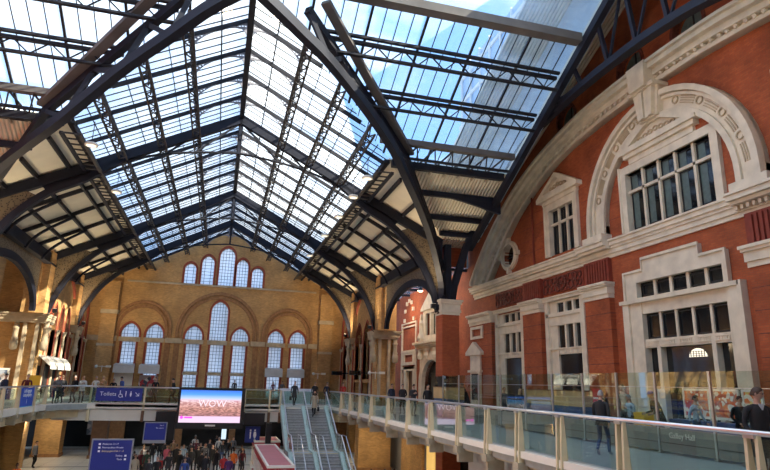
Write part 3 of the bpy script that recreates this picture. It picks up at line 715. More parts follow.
# the big lower window: stepped head, five small lights, five tall lights, shop opening
trim(MB().plate([[(17.05,3.9),(22.85,3.9),(22.85,5.3),(21.6,5.3),(21.6,5.8),(18.3,5.8),(18.3,5.3),(17.05,5.3)], rect(17.3,22.1,4.08,4.78)], 'X', XW-.16, XW+.1), 'stone')
trim(MB().path([(XW-.2,y,z) for y, z in ((22.85,4.0),(22.85,5.3),(21.6,5.3),(21.6,5.8),(18.3,5.8),(18.3,5.3),(17.05,5.3),(17.05,4.0))], .12, .1, up=(1,0,0)), 'stone')
o = stone_window(17.3, 22.1, 4.1, 4.78, 5, (), .0, mul=.16, dep=.15)
o = stone_window(17.3, 21.9, 2.2, 3.35, 5, (), .0, mul=.12, dep=.15)
b = MB().box(XW-.3, XW+.1, 16.55, 23.2, 3.85, 4.02).box(XW-.2, XW+.1, 16.6, 17.1, -1.7, 3.9).box(XW-.2, XW+.1, 22.7, 23.1, -1.7, 3.9).box(XW-.1, XW+.25, 17.0, 17.3, -1.7, 3.9).box(XW-.1, XW+.25, 21.95, 22.75, -1.7, 3.9).box(XW-.05, XW+.16, 17.3, 22.0, 3.35, 3.9)
b.box(XW-.02, XW+.25, 17.3, 22.0, 1.85, 2.22).box(XW-.3, XW+.05, 16.45, 16.62, -1.7, 4.02)
for i in range(5):
    ya = 17.3+i*.93; b.box(XW-.06, XW+.1, ya+.1, ya+.83, 1.93, 1.96).box(XW-.06, XW+.1, ya+.1, ya+.83, 2.1, 2.13)
    for k in range(6): b.box(XW-.05, XW+.1, ya+.12+k*.12, ya+.18+k*.12, 1.93, 2.13)
for y in (21.15, 18.2): b.box(XW-.04, XW+.25, y-.1, y+.1, -1.7, 1.9)
trim(b, 'stone')
wn[0] += 1
struct(MB().box(XW+.25, XW+.3, 17.2, 22.1, -1.7, 1.9).build('window_%d' % wn[0], 'dark_pane'))
# lit fan lights glimpsed behind the shop window
t = thing('window_lamp', 'pale domed gridded light glowing behind the large shop window', 'lamp', (XW+.3,19.3,1.2))
MB().plate([[(19.3+.45*math.cos(a*PI/10), 1.38+.34*math.sin(a*PI/10)) for a in range(11)]], 'X', XW+.2, XW+.24).build('diffuser', 'lampglow', t)
g = MB()
for i in range(6): g.box(XW+.18, XW+.2, 18.93+i*.14, 18.95+i*.14, 1.38, 1.62)
for i in range(3): g.box(XW+.18, XW+.2, 18.9, 19.7, 1.42+i*.08, 1.435+i*.08)
g.build('grid', 'black', t)
# stone arch over the upper window: moulded rings, fluted key blocks, big keystone
def ring_z(cy, cz, ro, ri, n=28):
    o_ = arc(cy, cz, ro, 0, 180, n); i_ = arc(cy, cz, ri, 0, 180, n); return o_+i_[::-1]
CZ = 7.95
def legs(r0, r1): return [rect(FC-r1, FC-r0, 7.14, CZ), rect(FC+r0, FC+r1, 7.14, CZ)]
b = MB()
for ro, ri, p in ((5.1,3.9,.22),(5.1,4.85,.5),(4.82,4.68,.36),(4.15,3.9,.34)):
    b.plate([ring_z(FC,CZ,ro,ri)], 'X', XW-p, XW+.05)
    for l in legs(ri, ro): b.plate([l], 'X', XW-p, XW+.05)
for l in (rect(FC-5.4,FC-3.8,7.14,7.5), rect(FC+3.8,FC+5.4,7.14,7.5)): b.plate([l], 'X', XW-.6, XW+.05)
arcstone = trim(b, 'stone')
b = MB()
for i in range(1, 10):
    if i == 5: continue
    a = math.radians(i*18); cy, cz = FC+4.5*math.cos(a), CZ+4.5*math.sin(a)
    b.path([(XW-.26, cy+.16*math.cos(q*PI/5), cz+.16*math.sin(q*PI/5)) for q in range(10)], .05, .06, up=(1,0,0), closed=True)
    for r in (4.35,4.45,4.55,4.65):
        b.path([(XW-.24, FC+r*math.cos(a+math.radians(t_)), CZ+r*math.sin(a+math.radians(t_))) for t_ in (4,6.5,9,11.5,14)], .04, .05, up=(1,0,0))
b.build('roundels_and_flutes', 'stone2', arcstone)
b = MB()
for i in range(4):
    y0 = FC-.62+i*.33; b.plate([[(FC+(y0-FC)*.75,11.95),(FC+(y0+.25-FC)*.75,11.95),(y0+.27,13.25),(y0,13.25)]], 'X', XW-.75+.06*(i%2), XW+.05)
b.plate([[(FC-.6,11.9),(FC+.55,11.9),(FC+.8,13.3),(FC-.8,13.3)]], 'X', XW-.55, XW+.05)
b.box(XW-.85, XW, FC-.85, FC+.85, 13.25, 13.42)
trim(b, 'stone')
# the great segmental cornice over everything
C2 = 19.95
def half(pts, n=5):
    r = spline(pts, n); return [(C2+d, z) for d, z in r] + [(C2-d, z) for d, z in r[-2::-1]]
OUT = [(19.0,7.14),(18.75,7.7),(16.25,9.9),(12.8,12.05),(9.3,13.4),(5.5,14.2),(2.8,14.42),(0,14.5)]
INN = [(17.0,7.14),(16.85,7.4),(14.25,9.75),(11.65,11.4),(7.7,12.85),(4.0,13.35),(1.8,13.47),(0,13.5)]
def lerp2(A, B, t): return [(a[0]+(b[0]-a[0])*t, a[1]+(b[1]-a[1])*t) for a, b in zip(A, B)]
b = MB()
for t0, t1, p in ((0,1,.3),(.0,.2,.42),(.34,.62,.55),(.62,.86,.8),(.86,1,.95)):
    b.plate([half(lerp2(INN,OUT,t1))+half(lerp2(INN,OUT,t0))[::-1]], 'X', XW-p, XW+.05)
bigarch = trim(b, 'stone')
b = MB(); lo = half(lerp2(INN,OUT,.25), 40); hi = half(lerp2(INN,OUT,.33), 40); acc = 0; last = None
for (a, c) in zip(lo, hi):
    if last is None or math.dist(a, last) > .36:
        last = a; b.beam((XW-.4,a[0],a[1]), (XW-.42,c[0],c[1]), .2, .16, up=(1,0,0))
b.build('dentils', 'stone', bigarch)
# fluted hood block of the keystone on the cornice
trim(MB().plate([[(FC-.5,13.3),(FC+.5,13.3),(FC+.6,14.5),(FC-.6,14.5)]], 'X', XW-1.02, XW), 'stone')
for cy, cz in RND:
    wn[0] += 1
    o = struct(MB().box(XW+.4, XW+.44, cy-.9, cy+.9, cz-.9, cz+.9).build('window_%d' % wn[0], 'blind'))
    MB().plate([[(cy+1.0*math.cos(a*PI/12), cz+1.0*math.sin(a*PI/12)) for a in range(24)], [(cy+.84*math.cos(a*PI/12), cz+.84*math.sin(a*PI/12)) for a in range(24)]], 'X', XW-.06, XW+.3).build('brick_ring', 'carved', o)
    MB().box(XW+.36, XW+.4, cy-.03, cy+.03, cz-.84, cz+.84).box(XW+.36, XW+.4, cy-.84, cy+.84, cz-.03, cz+.03).build('glazing_bar', 'black', o)
# joint lines in the gable brickwork
b = MB()
for z in (8.2,9.0,9.8,10.6):
    for y0, y1 in ((23.0,23.95),(25.6,26.1),(29.85,31.0),(31.2,33.0)): b.box(XW-.012, XW+.02, y0, y1, z, z+.03)
for z in (10.6,11.6,12.6,13.4):
    for y0, y1 in ((7.0,13.8),): b.box(XW-.012, XW+.02, y0, y1, z, z+.03)
trim(b, 'fluted')
# big drain pipe
for y in (31.1, 2*FC-31.1):
    t = MB().tube([(XW-.1,y,7.2),(XW-.1,y,13.0)], .06, 8).build('drain_pipe', 'fluted'); tag(t, 'dark red drain pipe beside the small pedimented window' if y > 20 else 'dark red drain pipe at the right end of the gable', 'pipe')
struct(MB().box(-18.6, 18.8, -9.0, -8.5, FLOOR, 15.9).build('wall_south', 'tan_x'))
# ------------------------------------------------------------------ ornate stone doorway beyond the arcade
dm = (DY0+DY1)/2
b = MB(); ar = [(dm+2.5*math.cos(a*PI/12), .2+2.0*math.sin(a*PI/12)) for a in range(13)]
aro = [(dm+3.3*math.cos(a*PI/12), .2+2.7*math.sin(a*PI/12)) for a in range(13)]
b.plate([[(DY1+.8,-1.7)]+aro+[(DY0-.8,-1.7),(DY0,-1.7)]+ar[::-1]+[(DY1,-1.7)]], 'X', XW-.35, XW+.3)
b.plate([[(DY0-.9,.6)]+[(DY0-.9,3.3),(DY1+.9,3.3),(DY1+.9,.6)]+[(dm+3.2*math.cos(a*PI/12), .6+2.2*math.sin(a*PI/12)) for a in range(13)]], 'X', XW-.2, XW+.1)
for p, za, zb in ((.45,3.3,3.5),(.6,3.5,3.65),(.75,3.65,3.85)): b.box(XW-p, XW, DY0-1.3-(p-.45), DY1+1.3+(p-.45), za, zb)
for y in (DY0-.4, dm-1.0, dm+1.0, DY1+.4):
    b.lathe([(.22,2.3),(.3,2.6),(.2,2.9),(.32,3.2)], (XW-.35,y,0), 8)
for y in (DY0-.3, DY1+.3): b.lathe([(.35,3.85),(.5,4.2),(.3,4.8),(.2,5.3),(.3,5.6),(.1,5.9)], (XW-.2,y,0), 8)
b.plate([rect(47.2,51.3,3.85,6.8), rect(48.0,49.2,4.4,6.4), rect(49.5,50.6,4.4,6.4)], 'X', XW-.2, XW+.1)
b.box(XW-.35, XW, 46.9, 51.6, 6.7, 6.9)
b.plate([[(46.9,6.9),(51.6,6.9),(49.25,8.3)]], 'X', XW-.35, XW)
b.ball((XW-.15,49.25,8.4), .25, 6)
for y in (46.9, 51.6):
    b.path([(XW-.15, y+(.5 if y > 49 else -.5)*math.sin(a*PI/6)*.8, 4.0+a*.4) for a in range(7)], .25, .3, up=(1,0,0))
trim(b, 'stone')
wn[0] += 1
struct(MB().box(XW+.3, XW+.34, DY0, DY1, -1.7, 2.3).box(XW+.3, XW+.34, 47.9, 50.7, 4.3, 6.5).build('window_%d' % wn[0], 'dark_pane'))
# panelled bay: white string frames around red panels, round gable ornament
b = MB()
for y in (53.6, 58.1): b.box(XW-.14, XW+.02, y-.14, y+.14, -1.7, 6.1)
for z0, z1 in ((5.6,5.75),(5.95,6.1),(3.1,3.35),(4.0,1.9),(1.5,1.75)):
    if z1 > z0: b.box(XW-.16, XW+.02, 53.5, 58.2, z0, z1)
b.plate([rect(53.9,57.9,1.9,3.2), rect(54.6,57.2,2.2,2.9)], 'X', XW-.12, XW+.02)
b.plate([rect(53.8,57.2,-1.7,1.75), rect(54.4,56.5,-1.7,1.35)], 'X', XW-.16, XW+.3)
for a in range(0, 181, 30): b.box(XW-.14, XW+.02, 55.9+1.5*math.cos(math.radians(a))-.2, 55.9+1.5*math.cos(math.radians(a))+.2, 6.4+1.9*math.sin(math.radians(a))-.18, 6.4+1.9*math.sin(math.radians(a))+.18)
trim(b, 'stone')
dn = MB().box(XW+.2, XW+.26, 54.3, 56.6, -1.7, 1.4).build('door_1', 'wood'); struct(dn); MB().box(XW+.14, XW+.2, 54.6, 54.66, -.7, -.4).build('door_handle', 'rail', dn)

# ------------------------------------------------------------------ red brick crossing column on the right and its twin
def cross_column(s, label, y=33.5):
    t = thing('crossing_column', label, 'column', (s*13.35,y,FLOOR))
    x0, x1 = sorted((s*12.8, s*13.9))
    bx = MB().box(x0, x1, y-.55, y+.55, .55 if s > 0 else FLOOR, 4.25); bx.build('shaft', 'red_x', t)
    if s > 0: MB().box(x0+.1, x1-.1, y-.45, y+.45, DECK, .55).build('core', 'dark', t); MB().box(x0, x1, y-.55, y+.55, FLOOR, DECK-.75).build('lower_shaft', 'red_x', t)
    c = MB()
    for p, za, zb in ((.04,4.2,4.35),(.1,4.35,4.5),(.06,4.5,4.85),(.14,4.85,5.0),(.2,5.0,5.12)): c.box(x0-p, x1+p, y-.55-p, y+.55+p, za, zb)
    c.build('capital', 'stone', t)
    MB().box((x0+x1)/2-.2, (x0+x1)/2+.2, y-.2, y+.2, 5.12, 8.7).build('iron_post', 'steel', t)
    f = MB()
    for xx in (x0+.1, x1-.25): f.box(xx, xx+.14, y-.66, y-.56, .4, .58)
    f.build('floodlight', 'black', t)
cross_column(1, 'tall red brick column with cream capital carrying the crossing ironwork')
cross_column(-1, 'brick crossing column on the left carrying the diagonal truss')
# ------------------------------------------------------------------ side walls of the nave (x = +-13) with piers
def pier(s, y, label, wide, ncol=2):
    t = thing('brick_pier', label, 'pier', (s*13.2,y,FLOOR))
    f = lambda a, b_: tuple(sorted((s*a, s*b_)))
    a, b_ = f(13.0, 13.0+wide)
    MB().box(a, b_, y+.1, y+1.6, FLOOR, 9.2).build('pier_body', 'tan_x', t)
    # stepped upper shaft and lower shafts
    sh = MB(); sh.box(*f(12.6,14.1), y-1.3, y+.5, 4.4, 9.0); sh.box(*f(13.1,13.5), y-1.5, y-1.3, 4.4, 9.0)
    sh.build('upper_shaft', 'tan_x', t)
    lo = MB(); lo.box(*f(12.85,14.0), y-.1, y+.5, FLOOR, 4.0)
    pass
    for k, xx in enumerate((12.95, 13.75)): MB().box(*f(xx, xx+.22), y-.42, y, DECK, 3.9).build('slender_shaft', 'stone2', t)
    lo.build('lower_shaft', 'tan_x', t)
    cp = MB(); cw = 13.0+wide
    for p, za, zb in ((.0,3.75,3.9),(.1,3.9,4.15),(.2,4.15,4.3),(.28,4.3,4.42)): cp.box(*f(12.5-p*.5, cw+p), y-.55-p, y+1.6, za, zb)
    cp.build('capital_band', 'stone2', t)
    for k, xx in enumerate((12.45, 14.4)[:ncol]):
        c = MB(); c.lathe([(.12,1.75),(.26,1.85),(.28,2.35),(.2,2.5),(.24,2.6),(.18,2.7),(.18,3.25),(.23,3.3),(.23,3.4),(.18,3.45),(.18,4.0)], (s*xx,y-.35,.0), 10)
        c.build('corbelled_colonnette', 'stone2', t, True)
    return t
pier(1, 48.5, 'buff brick pier on the right with cream corbelled colonnettes, nearest of the row', 1.6)
pier(1, 58.3, 'slim buff brick pier on the right close to the lancet gable', .9, 1)
pier(-1, 48.5, 'broad sunlit buff brick pier on the left with corbelled colonnettes', 3.0)
pier(-1, 58.3, 'narrow sunlit buff brick pier on the left close to the lancet gable', .9, 1)
wn_side = 0
def side_bay(s, y0, y1, nm, n=2):
    """one bay of the nave side wall: big blind arch, lancets, red brick trim"""
    X = s*13.0; c = (y0+y1)/2; w = (y1-y0)/2; x2 = s*13.6
    hs = []; lan = []
    for i in range(n):
        u0 = y0+.9+i*(y1-y0-1.8)/n+.3; u1 = y0+.9+(i+1)*(y1-y0-1.8)/n-.3
        hs.append(lancet(u0, u1, .4, 3.6, 5.6)); lan.append((u0, u1))
    mb = MB().plate([rect(y0, y1, DECK, 9.2)]+hs+[rect(u0, u1, -1.65, .1) for u0, u1 in lan], 'X', X, x2)
    struct(mb.build(nm, 'tan_y'))
    b = MB()
    for u0, u1 in lan:
        L_ = lancet(u0-.16, u1+.16, .4, 3.6, 5.8); I_ = lancet(u0, u1, .4, 3.6, 5.6)
        b.plate([L_, I_], 'X', X-s*.06, X+s*.3)
        b.box(*sorted((X-s*.05, X+s*.1)), u0-.18, u0, DECK, .4); b.box(*sorted((X-s*.05, X+s*.1)), u1, u1+.18, DECK, .4)
    ao = lancet(y0+.25, y1-.25, DECK, 4.3, 8.6, 10); ai = lancet(y0+.5, y1-.5, DECK, 4.3, 8.3, 10)
    b.plate([ao[1:]+[ao[0]]+[ai[0]]+ai[:0:-1]], 'X', X-s*.18, X+s*.05)
    trim(b, 'redtrim')
    b = MB()
    for yy in [y0+.35, y1-.35]+[(lan[i][1]+lan[i+1][0])/2 for i in range(n-1)]:
        b.lathe([(.2,DECK),(.2,DECK+.3),(.12,DECK+.4),(.12,3.2),(.2,3.4),(.24,3.6)], (X-s*.12,yy,0), 8)
    b.box(*sorted((X-s*.1, X)), y0, lan[0][0]-.15, 3.55, 3.8); b.box(*sorted((X-s*.1, X)), lan[-1][1]+.15, y1, 3.55, 3.8)
    trim(b, 'stone2')
    wn[0] += 1
    o = struct(MB().plate([lancet(u0, u1, .4, 3.6, 5.6) for u0, u1 in lan[:1]], 'X', X+s*.4, X+s*.44).build('window_%d' % wn[0], 'leadglass' if s < 0 else 'dark_pane'))
    for u0, u1 in lan[1:]:
        wn[0] += 1; struct(MB().plate([lancet(u0, u1, .4, 3.6, 5.6)], 'X', X+s*.4, X+s*.44).build('window_%d' % wn[0], 'leadglass' if s < 0 else 'dark_pane'))
    struct(MB().box(*sorted((X+s*.5, X+s*.56)), y0, y1, DECK, .2).build('door_%d' % (10+wn[0]), 'dark'))
side_bay(1, 50.1, 58.3, 'wall_east_arcade'); side_bay(1, 59.9, YN, 'wall_east_end', 1)
side_bay(-1, 50.1, 58.3, 'wall_west_arcade', 3); side_bay(-1, 59.9, YN, 'wall_west_end', 1)
# wall behind the arcade on the left, buff brick with an arched window
WX = -18
hl = [lancet(u, u+1.5, 2.6, 5.4, 6.8) for u in (36.0, 39.0, 42.0)]
struct(MB().plate([rect(YC+13.4, 48.6, FLOOR, 9.2)]+hl, 'X', WX, WX-.6).build('wall_west', 'tan_y'))
for k in range(3):
    wn[0] += 1; struct(MB().plate([hl[k]], 'X', WX-.3, WX-.34).build('window_%d' % wn[0], 'leadglass'))
struct(MB().box(-18.6, -16, 50.1, 50.4, FLOOR, 9.2).build('wall_west_return', 'tan_x'))
struct(MB().plate([[(-8,FLOOR),(YC+13.4,FLOOR),(YC+13.4,9.2),(YC,H+.1),(YC-13,9.2),(-8,9.2)]], 'X', -18, -18.6).build('wall_west_transept', 'red_y'))
# brick haunch wall on the far side of the right arcade arch, from the pier to the facade
for k in range(6): struct(MB().box(13, 18.2, 41.5+k*3.6, 41.7+k*3.6, 8.75, 8.95).build('trim_%d' % (200+k), 'steel'))

# ------------------------------------------------------------------ north gable wall (plane y = 64)
G = YN
up = [lancet(-4.35,-3.2,9.85,11.4,12.0), lancet(-2.65,-1.4,9.85,12.2,12.95), lancet(-.85,.7,9.85,13.1,14.0), lancet(1.0,2.2,9.85,12.1,12.85), lancet(2.65,3.85,9.85,11.4,12.0)]
mid = [(-3.6,-1.9,5.4),(-1.2,.5,8.1),(1.1,2.8,5.35)]
prs = [(4.85,6.55,5.3),(7.2,8.9,5.3),(-9.75,-8.05,5.4),(-7.4,-5.75,5.4)]
gh = list(up); low = []
for u0, u1, zt in mid+prs:
    gh.append(lancet(u0, u1, 4.0, zt-1.1 if zt < 7 else 7.0, zt)); gh.append(rect(u0+.2, u1-.2, -1.65, 3.55))
outl = [(-13.6,FLOOR),(13.6,FLOOR),(13.6,zr(13)+.1),(0,H),(-13.6,zr(13)+.1)]
struct(MB().plate([[(-13.6,DECK-1.0),(13.6,DECK-1.0),(13.6,zr(13)),(0,H),(-13.6,zr(13))]]+gh, 'Y', G, G+.7).build('wall_north', 'tan_x'))
b = MB()
for lp, g in zip(up, ((-4.35,-3.2,9.85,11.4,12.0),(-2.65,-1.4,9.85,12.2,12.95),(-.85,.7,9.85,13.1,14.0),(1.0,2.2,9.85,12.1,12.85),(2.65,3.85,9.85,11.4,12.0))):
    o_ = lancet(g[0]-.2, g[1]+.2, 9.85, g[3], g[4]+.25); b.plate([o_[1:]+[o_[0]]+[lp[0]]+lp[:0:-1]], 'Y', G-.08, G+.3)
for u0, u1, zt in mid+prs:
    zs = zt-1.1 if zt < 7 else 7.0
    o_ = lancet(u0-.2, u1+.2, 4.0, zs, zt+.25); i_ = lancet(u0, u1, 4.0, zs, zt); b.plate([o_[1:]+[o_[0]]+[i_[0]]+i_[:0:-1]], 'Y', G-.08, G+.3)
    for u in (u0-.02, u1-.2): b.box(u, u+.22, G-.05, G+.3, DECK, 3.55)
trim(b, 'redtrim')
b = MB()   # transoms and sills
for u0, u1, zt in mid+prs: b.box(u0-.15, u1+.15, G-.12, G+.4, 3.55, 4.0); b.box(u0+.1, u1-.1, G-.1, G+.3, .45, .75)
for u0, u1 in ((-12.9,-10.1),(-5.5,-3.85),(3.05,4.6),(9.2,10.2)): b.box(u0, u1, G-.22, G+.05, 3.55, 4.05)
b.box(-9.8, 9.8, G-.12, G+.05, 9.62, 9.8)
trim(b, 'stone2')
b = MB()   # great blind arches, two orders each
for c, w, zs, zt in ((-.35,4.25,4.7,9.1),(6.9,2.75,4.85,7.8),(-7.8,2.85,4.85,7.8)):
    for q, p in ((0,.16),(.38,.09)):
        o_ = lancet(c-w+q, c+w-q, 4.0, zs, zt-q*1.1, 12); i_ = lancet(c-w+q+.3, c+w-q-.3, 4.0, zs, zt-q*1.1-.36, 12)
        b.plate([o_[1:]+[o_[0]]+[i_[0]]+i_[:0:-1]], 'Y', G-p, G+.05)
    for u in (c-w, c+w-.55): b.box(u, u+.3, G-.14, G+.05, DECK, 4.0); b.box(u+.25, u+.55, G-.08, G+.05, DECK, 4.0)
trim(b, 'tan_dark')
for s in (1,-1):
    a, c = sorted((s*10.3, s*11.7))
    trim(MB().box(a, c, G-.6, G+.05, DECK, zr(11.5)-.3), 'tan_x')
    trim(MB().box(a-.12, c+.12, G-.75, G+.02, 6.2, 6.6).box(a-.08, c+.08, G-.7, G+.02, 3.0, 3.25), 'stone2')
# leaded lights
def leaded(loops, y, nm=None):
    wn[0] += 1
    o = struct(MB().plate(loops[:1], 'Y', y, y+.03).build('window_%d' % wn[0], 'leadglass'))
    lp = loops[0]; u0 = min(p[0] for p in lp); u1 = max(p[0] for p in lp); z0 = min(p[1] for p in lp); z1 = max(p[1] for p in lp)
    b = MB(); n = max(3, round((u1-u0)/.3))
    def top(u):
        best = z1
        L2 = lp+[lp[0]]; hits = [p[1]+(q[1]-p[1])*(u-p[0])/(q[0]-p[0]) for p, q in zip(L2, L2[1:]) if (p[0]-u)*(q[0]-u) < 0]
        return max(hits) if hits else z1
    for i in range(1, n): u = u0+(u1-u0)*i/n; b.box(u-.022, u+.022, y-.03, y, z0, top(u))
    z = z0+.35
    while z < z1-.15:
        L2 = lp+[lp[0]]; xs = [p[0]+(q[0]-p[0])*(z-p[1])/(q[1]-p[1]) for p, q in zip(L2, L2[1:]) if (p[1]-z)*(q[1]-z) < 0]
        if len(xs) >= 2: b.box(min(xs), max(xs), y-.03, y, z-.018, z+.018)
        z += .35
    b.build('lead_cames', 'steel2', o); return o
for lp in up: leaded([lp], G+.3)
for u0, u1, zt in mid+prs:
    leaded([lancet(u0, u1, 4.0, zt-1.1 if zt < 7 else 7.0, zt)], G+.3); leaded([rect(u0+.2, u1-.2, -1.65, 3.55)], G+.3)
# ------------------------------------------------------------------ floors
struct(MB().box(-18.6, 18.6, -8, 66, FLOOR-.3, FLOOR).build('floor', 'paving'))
HX = 8.3; LX = -9.9; BY = 43.0
# upper decks: right walkway, left walkway, north gallery
def deck(outline, nm, hole):
    o = struct(MB().plate([outline, hole], 'Z', DECK-.02, DECK-.35).build(nm, 'deck')); return o
BN = 47.0
deck([(HX,-8),(18.3,-8),(18.3,YN),(-18,YN),(-18,18),(LX,18),(LX,39.5),(LX+.8,41.8),(LX+2.2,BY),(4.4,BY),(4.4,BY+.1),(HX-.2,BY+.1),(HX-.2,BY),(HX,39)], 'floor_upper', [(-9.6,BN),(9.6,BN),(9.6,60.8),(-9.6,60.8)])
struct(MB().plate([[(HX+1.2,-8),(18.3,-8),(18.3,YN),(-18,YN),(-18,18),(LX-1.2,18),(LX-1.2,40),(LX,42.6),(LX+1.5,BY+.5),(HX+1.2,BY+.5)], [(-9.6,BN),(9.6,BN),(9.6,60.8),(-9.6,60.8)]], 'Z', DECK-.35, DECK-.75).build('ceiling_lower', 'greyfascia'))
# straight white fascia of the bridge and of the walkways
def run(pts, z0, z1, th, nm, m):
    b = MB(); b.path([(x,y,(z0+z1)/2) for x, y in pts], th, z1-z0, up=(0,0,1)); return trim(b, m)
LP = [(LX,18),(LX,28),(LX,39.3)]+[(LX+2.2-2.2*math.cos(a*PI/12), BY-3.7+3.7*math.sin(a*PI/12)) for a in range(1,6)]+[(LX+2.4,BY)]
run(LP, -2.0, -1.66, .3, 'fascia', 'white'); run([(x-.45*(y<42)-.2*(y>=42)+(.0), y+.35) for x, y in LP], -2.55, -2.0, .3, 'x', 'cream_metal')
run([(HX,-8),(HX,20),(HX,41),(HX-.3,BY)], -1.86, -1.68, .24, 'x', 'white')
run([(HX+.2,-8),(HX+.2,30),(HX+.2,41)], -2.12, -1.86, .2, 'x', 'tan_steel'); run([(HX+.75,-8),(HX+.75,30),(HX+.75,41)], -2.5, -2.1, .3, 'x', 'greyfascia')
struct(MB().box(HX+1.1, HX+1.2, -8, 21.5, -3.3, -2.4).build('trim_90', 'greyfascia')); 
struct(MB().box(LX+1.6, 4.45, BY, BY+.3, -1.95, -1.6).box(LX+1.6, 4.45, BY-.12, BY+.1, -2.0, -1.88).build('trim_91', 'offwhite'))
struct(MB().box(-10, 4.45, BY+.05, BY+.3, -2.75, -1.9).box(HX-.2, 13, BY+.3, BY+.5, -2.75, -1.95).box(4.4, HX, BY+.0, BY+.4, -2.75, -1.75).build('trim_92', 'offwhite'))
# brackets under the walkway, one below each post
def bracket_bm(s, x, y):
    b = MB(); b.plate([[(s*0,-1.98),(s*.9,-2.0),(s*.9,-2.35),(s*.1,-2.25)]], 'Y', -.06, .06)
    return b
POSTR = [7.7, 10.9, 13.2, 15.3, 17.3, 19.6, 22.4, 25.3, 28.5, 31.8, 34.5, 37.2, 40.0]
POSTL = [24.0, 28.4, 32.7, 35.1, 37.9, 40.2]
def bal_post(x, y, rz, label, grp, src=[None]):
    if src[0] is not None: return copy_tree(src[0], None, (x,y,0), rz, label, grp)
    t = thing('balustrade_post', label, 'post', (0,0,0), 0, grp)
    b = MB()
    for k in (-.1, .1): b.plate([[(.0,-.64),(.07,-.64),(.14,-1.6),(.1,-2.1),(-.06,-2.1),(-.04,-1.6)]], 'Y', k-.03, k+.03)
    # plate() lays (u,v) as (x,z) for axis Y
    b.build('fin_pair', 'cream_metal', t)
    MB().box(-.05, .05, -.1, .1, -.68, -.62).build('saddle', 'rail', t)
    MB().box(-.1, .2, -.16, .16, -2.2, -1.98).box(.0, .55, -.07, .07, -2.5, -2.15).build('foot_bracket', 'tan_steel', t)
    t.location = (x,y,0); t.rotation_euler = (0,0,rz); src[0] = t; return t
ordn = ['first','second','third','fourth','fifth','sixth','seventh','eighth','ninth','tenth','eleventh','twelfth','thirteenth']
for i, y in enumerate(POSTR): bal_post(HX-.12, y, 0, 'cream balustrade post on the right walkway edge, %s from the camera' % ordn[i], 'posts of the right walkway balustrade')
for i, y in enumerate(POSTL): bal_post(LX+.12, y, PI, 'cream balustrade post on the left walkway edge, %s from the camera' % ordn[i], 'posts of the left walkway balustrade')
def panel(p, q, z0, z1, label, name='glass_balustrade', m='railglass', grp=None, edge=False):
    p = Vector((p[0],p[1])); q = Vector((q[0],q[1])); d = (q-p); L = d.length; ang = math.atan2(d.y, d.x)
    b = MB(); b.box(0, L, -.008, .008, z0, z1); o = b.build(name, m); o.location = (p.x,p.y,0); o.rotation_euler = (0,0,ang)
    return tag(o, label, 'glass panel', grp)
ys = [3.5]+POSTR+[42.6]
for i, (a, c) in enumerate(zip(ys, ys[1:])):
    x0 = HX if c < 42 else HX; panel((x0,a+.04), (x0 if c < 42 else HX-.3,c-.04), -1.62, -.68, 'clear glass balustrade panel of the right walkway, %s from the camera' % (ordn+['fourteenth'])[i], grp='glass panels of the right walkway balustrade')
pl = [(LX,24)]+[(LX,y) for y in POSTL[1:]]+[LP[3],LP[5],(LX+2.3,BY-.02)]
for i, (a, c) in enumerate(zip(pl, pl[1:])):
    a = Vector(a); c = Vector(c); d = (c-a).normalized()*.04
    panel(a+d, c-d, -1.62, -.68, 'clear glass balustrade panel of the left walkway, %s from the near end' % ordn[i], grp='glass panels of the left walkway balustrade')
t = MB().tube([(HX-.05,-3,-.6),(HX-.05,20,-.6),(HX-.05,41,-.6),(HX-.35,BY-.2,-.6)], .045, 10).build('handrail', 'rail', None, True); tag(t, 'long steel handrail capping the right walkway balustrade', 'handrail')
t = MB().tube([(x+.03,y,-.6) for x, y in LP], .045, 10).build('handrail', 'rail', None, True); tag(t, 'curved steel handrail of the left walkway', 'handrail')
# bridge balustrade
t = MB().tube([(LX+2.4,BY,-.6),(4.5,BY,-.6)], .05, 10).build('handrail', 'rail', None, True); tag(t, 'straight steel handrail along the far bridge behind the video screen', 'handrail')
bx = [-7.85,-4.55,-1.3,2.0,3.7,4.45]
for i, x in enumerate(bx):
    t = thing('bridge_post', 'cream upright on the far bridge edge, %s from the left' % ordn[i], 'post', (x,BY-.06,-1.7), 0, 'uprights of the far bridge')
    MB().box(x-.06, x+.06, BY-.14, BY-.04, -2.1, -.62).build('upright', 'cream_metal', t); MB().box(x-.09, x+.09, BY-.2, BY+.0, -2.8, -2.1).build('drop_bracket', 'wood' if i else 'cream_metal', t)
for i, (a, c) in enumerate(zip(bx, bx[1:])): panel((a+.07,BY), (c-.07,BY), -1.6, -.68, 'glass balustrade panel of the far bridge, %s from the left' % ordn[i], grp='glass panels of the far bridge')
